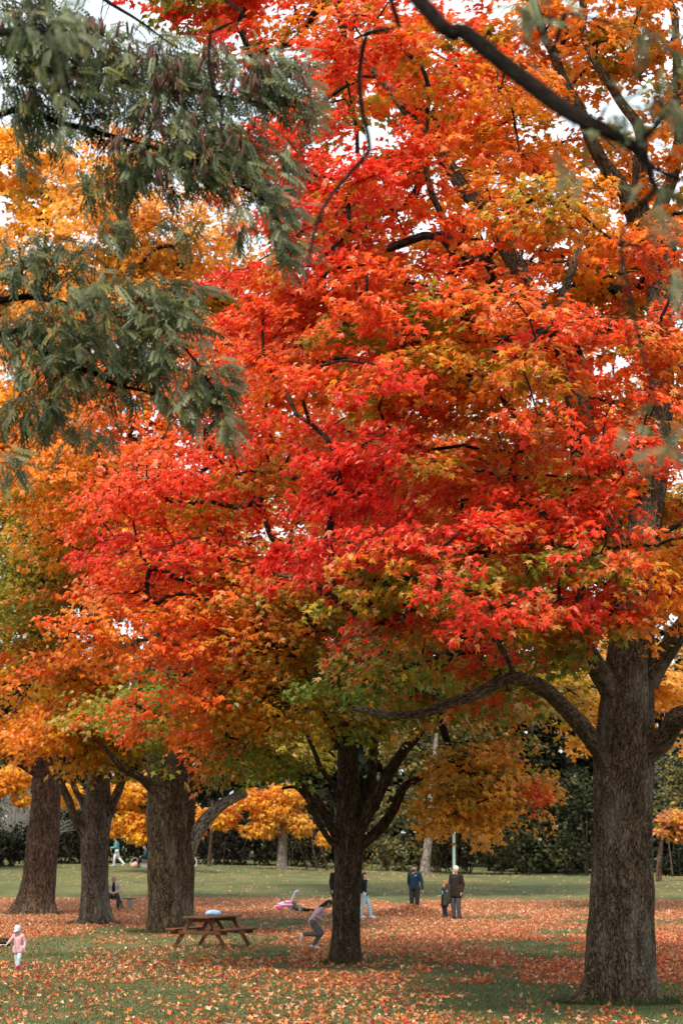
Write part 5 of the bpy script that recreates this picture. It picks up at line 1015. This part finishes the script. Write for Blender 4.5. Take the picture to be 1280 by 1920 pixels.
MB().tube(resample(np.array([(-.20, 0, .2), (-.16, 0, .44), (.02, 0, .58), (.16, 0, .52), (.2, 0, .36)]), .05), .022, 8).build("handle", plain("bag_handle", (.30, .27, .25), .7), bg_, True)
# bicycle behind the stout trunk: only a wheel shows
q = gl(353, 1632, 122); bk_ = thing("bicycle", "bicycle parked behind the stoutest left trunk, one pale wheel showing", "bicycle", tuple(q + np.array((-.36, 0, 0))), R(4))
def ringm(c, r, t, n=32): a = np.linspace(0, 2 * np.pi, n + 1); return np.stack([c[0] + r * np.cos(a), 0 * a + c[1], c[2] + r * np.sin(a)], 1)
M_TYRE = plain("tyre_pale", (.50, .50, .48), .7); M_FRAMEB = plain("bike_frame", (.06, .06, .07), .4, .5)
for cx in (-.52, .52):
    w = link("wheel", None, bk_); MB().tube(ringm((cx, 0, .34), .325, 0), .03, 8, False).build("tyre", M_TYRE, w, True)
    sp = MB(); 
    for k in range(12): a = k * math.pi / 6; sp.tube([(cx, .02 * (-1) ** k, .34), (cx + .31 * math.cos(a), 0, .34 + .31 * math.sin(a))], .003, 4)
    sp.build("spokes", M_FRAMEB, w)
fm = MB()
for a, b_ in (((-.52, 0, .34), (-.05, 0, .30)), ((-.05, 0, .30), (-.18, 0, .82)), ((-.18, 0, .80), (-.52, 0, .34)), ((-.16, 0, .74), (.38, 0, .78)), ((-.05, 0, .30), (.38, 0, .72)), ((.52, 0, .34), (.36, 0, .92))): fm.tube([a, b_], .018, 8)
fm.build("frame", M_FRAMEB, bk_, True); MB().tube(resample(np.array([(.40, -.28, .95), (.36, -.1, 1.0), (.36, .1, 1.0), (.40, .28, .95)]), .06), .013, 8).build("handlebar", M_FRAMEB, bk_, True); MB().capsule((-.28, 0, .88), (-.08, 0, .88), .07, .03).build("saddle", M_BLACKP, bk_, True)
# running girl
def stripe_material():
    m, nt, out = material("striped_cloth"); p = principled(nt, out, .9, .1); tc = nt.nodes.new("ShaderNodeTexCoord"); sx = nt.nodes.new("ShaderNodeSeparateXYZ"); nt.links.new(tc.outputs["Object"], sx.inputs[0])
    ad = nt.nodes.new("ShaderNodeMath"); ad.operation = 'MULTIPLY_ADD'; ad.inputs[1].default_value = -.55; nt.links.new(sx.outputs["Y"], ad.inputs[0]); nt.links.new(sx.outputs["Z"], ad.inputs[2])
    ml = nt.nodes.new("ShaderNodeMath"); ml.operation = 'MULTIPLY'; ml.inputs[1].default_value = 15.0; nt.links.new(ad.outputs[0], ml.inputs[0]); fr_ = nt.nodes.new("ShaderNodeMath"); fr_.operation = 'FRACT'; nt.links.new(ml.outputs[0], fr_.inputs[0])
    nt.links.new(ramp(nt, [(.42, (.55, .48, .52)), (.5, (.40, .15, .17)), (.82, (.38, .14, .17)), (.9, (.20, .20, .34))], fr_.outputs[0]), p.inputs["Base Color"]); return m
RUN = dict(pelvis=(0, .10, .84), waist=(0, .03, .98), chest=(0, -.10, 1.14), neck=(0, -.24, 1.28), head=(0, -.36, 1.36), hipL=(.08, .10, .82), hipR=(-.08, .10, .82), kneeL=(.08, -.16, .50), ankL=(.08, .10, .12), toeL=(.08, -.07, .04), kneeR=(-.08, -.08, .46), ankR=(-.08, .40, .46), toeR=(-.08, .48, .30),
           shL=(.15, -.14, 1.20), elL=(.18, .06, 1.02), wrL=(.16, -.10, .86), shR=(-.15, -.14, 1.20), elR=(-.19, .02, 1.02), wrR=(-.15, -.16, .90))
person("girl in striped top and grey leggings running towards the middle trunk", gl(593, 1773, 52.4), R(88), 1.42, RUN, M_SKIN['tan'], stripe_material(), cloth("grey_leggings", (.10, .105, .10)), WHITESHOE, H_DARK, "long", 1.12, 0, 0, R(20), None, 1.0)
# dark figure and woman behind the middle trunk
person("figure in black coat almost hidden behind the left side of the middle trunk", gl(630, 1714, 75.6), R(40), 1.80, {}, M_SKIN['tan'], BLACKC, BLACKC, BLACKSHOE, H_DARK, "short", 1, .35)
def woman_extra(root, J, hc, up, fr, sd_, hk): m = MB(); m.capsule(J['chest'] + fr * .085, J['pelvis'] + fr * .09 + (0, 0, .05), .10, .095); remeshed(m, "shirt", cloth("sage", (.16, .19, .16)), root, .017, .7, 1)
person("woman in black jacket and pale blue jeans right of the middle trunk", gl(683, 1720, 72.3), R(72), 1.56, dict(kneeL=(.08, -.16, .50), ankL=(.08, -.24, .09), toeL=(.08, -.40, .04), kneeR=(-.08, .02, .50), ankR=(-.08, .10, .09), toeR=(-.08, -.06, .04), elL=(.22, .12, 1.16), wrL=(.2, .02, .96), elR=(-.22, .12, 1.16), wrR=(-.2, .02, .96)), M_SKIN['fair'], BLACKC, cloth("pale_jeans", (.32, .47, .55), .1), WHITESHOE, H_DARK, "long", 1, 0, 0, 0, woman_extra)
# man in blue
def blue_extra(root, J, hc, up, fr, sd_, hk):
    MB().box(J['chest'] + np.array((.07, -.158, .06)), (.075, .006, .014), None, .002).build("chest_logo", WHITEC, root); m = MB(); m.capsule(J['neck'] + fr * .055 - up * .015, J['chest'] + fr * .115 + up * .08, .035, .018); remeshed(m, "collar", plain("collar_skin", (.40, .25, .18), .6), root, .011, .5, 1)
    bd = MB(); bd.capsule(hc - up * .085 + fr * .045, hc - up * .06 + fr * .05, .046, .05); remeshed(bd, "beard", H_DARK, root, .011, .5, 1)
person("bearded man in navy sweatshirt standing behind the leaf pile", gl(777, 1710, 78.0), R(-14), 1.80, dict(elR=(-.23, .06, 1.15), wrR=(-.19, .10, .95), elL=(.27, .0, 1.13), wrL=(.30, -.04, .86)), M_SKIN['tan'], cloth("navy", (.011, .030, .052)), cloth("dark_trousers", (.026, .024, .028)), BLACKSHOE, H_DARK, "short", 1, 0, R(-20), 0, blue_extra, 1.06)
# child with leaf garland
def child_extra(root, J, hc, up, fr, sd_, hk):
    m = MB(); m.capsule(J['chest'] + fr * .10, J['waist'] + fr * .11, .09, .08); remeshed(m, "shirt", cloth("sky_blue", (.16, .36, .58)), root, .017, .7, 1)
    rs = np.random.RandomState(8)
    for k in range(16):
        a = R(360 * k / 16); p = hc + up * (.075 + .03 * math.sin(a * 2)) * hk - fr * .04 + (fr * math.cos(a) * .09 + sd_ * math.sin(a) * .10) * hk; c = PAL['orange'] if k % 2 else PAL['scarlet']
        o = link("crown_leaf", mesh_data("crown_leaf", MAPLE[0], MAPLE[1], M_FALLEN, np.repeat(c[None], 11, 0)), root); n_ = nrm(p - hc + rs.normal(size=3) * .03); o.matrix_local = frame_matrix(p, n_, nrm(up + rs.normal(size=3) * .5), .13)
person("child in dark coat and blue top wearing a crown of orange leaves", gl(834, 1717, 73.4), R(-62), 1.16, dict(elL=(.2, -.08, 1.18), wrL=(.08, -.24, 1.12), elR=(-.2, -.08, 1.18), wrR=(-.08, -.24, 1.12)), M_SKIN['fair'], BLACKC, cloth("child_jeans", (.020, .032, .060)), BLACKSHOE, H_RED, "short", 1.25, .75, 0, R(-5), child_extra, 1.12)
# white-haired man with a coat over his arm
def old_extra(root, J, hc, up, fr, sd_, hk):
    m = MB(); m.capsule(J['wrR'] + np.array((-.02, -.02, .10)), J['wrR'] + np.array((-.06, -.06, -.50)), .07, .10); m.capsule(J['wrR'] + np.array((.04, .0, .06)), J['wrR'] + np.array((.02, -.02, -.42)), .07, .09); remeshed(m, "carried_coat", cloth("quilted_dark", (.035, .040, .036), .35, 10), root, .014, .4, 1)
    s = MB(); s.capsule(J['chest'] + fr * .10 + up * .05, J['waist'] + fr * .10, .075, .07); remeshed(s, "shirt", cloth("navy_shirt", (.020, .028, .045)), root, .017, .7, 1)
    c = MB(); c.capsule(J['neck'] - up * .01 + sd_ * .07, J['neck'] - up * .06 + fr * .07 + sd_ * .05, .032, .022); c.capsule(J['neck'] - up * .01 - sd_ * .07, J['neck'] - up * .06 + fr * .07 - sd_ * .05, .032, .022); c.capsule(J['neck'] - fr * .06 + sd_ * .05, J['neck'] - fr * .06 - sd_ * .05, .032, .032); remeshed(c, "collar", BROWNC, root, .012, .5, 1)
BROWNC = cloth("dark_brown", (.030, .019, .016))
person("white-haired man in dark brown coat standing beside the child", gl(855, 1721, 72.0), R(-34), 1.80, dict(elR=(-.24, .02, 1.14), wrR=(-.22, -.16, 1.0), elL=(.24, .05, 1.14), wrL=(.22, -.02, .90)), M_SKIN['fair'], BROWNC, cloth("slate_jeans", (.060, .072, .085)), BLACKSHOE, H_WHITE, "short", 1, .28, 0, 0, old_extra, 1.08)
# child lying in the leaves
LIE = dict(pelvis=(.28, .55, .16), waist=(.14, .36, .20), chest=(.02, .16, .28), neck=(-.02, .02, .38), head=(-.03, -.08, .48), hipL=(.36, .52, .15), hipR=(.22, .60, .15), kneeL=(.66, .72, .12), ankL=(1.0, .86, .10), toeL=(1.1, .92, .05), kneeR=(.46, .96, .12), ankR=(.74, 1.2, .10), toeR=(.84, 1.28, .05),
           shL=(.20, .08, .30), elL=(.26, -.10, .08), wrL=(.16, -.34, .06), shR=(-.18, .12, .30), elR=(-.28, -.06, .08), wrR=(-.22, -.30, .06))
def lie_extra(root, J, hc, up, fr, sd_, hk): m = MB(); m.capsule(hc + up * .03 - fr * .02, hc - up * .02 - fr * .05, .115 * hk, .11 * hk); remeshed(m, "hood", GREYC, root, .017, .7, 1)
GREYC = cloth("mottled_grey", (.17, .175, .15), .5, 9)
person("child in mottled grey hooded jacket lying in the leaves by the pink toy", gl(553, 1710, 79.0), 0, 1.30, LIE, M_SKIN['fair'], GREYC, cloth("near_black", (.020, .018, .017)), BLACKSHOE, None, "short", 1.2, 0, 0, R(10), lie_extra, 1.05)
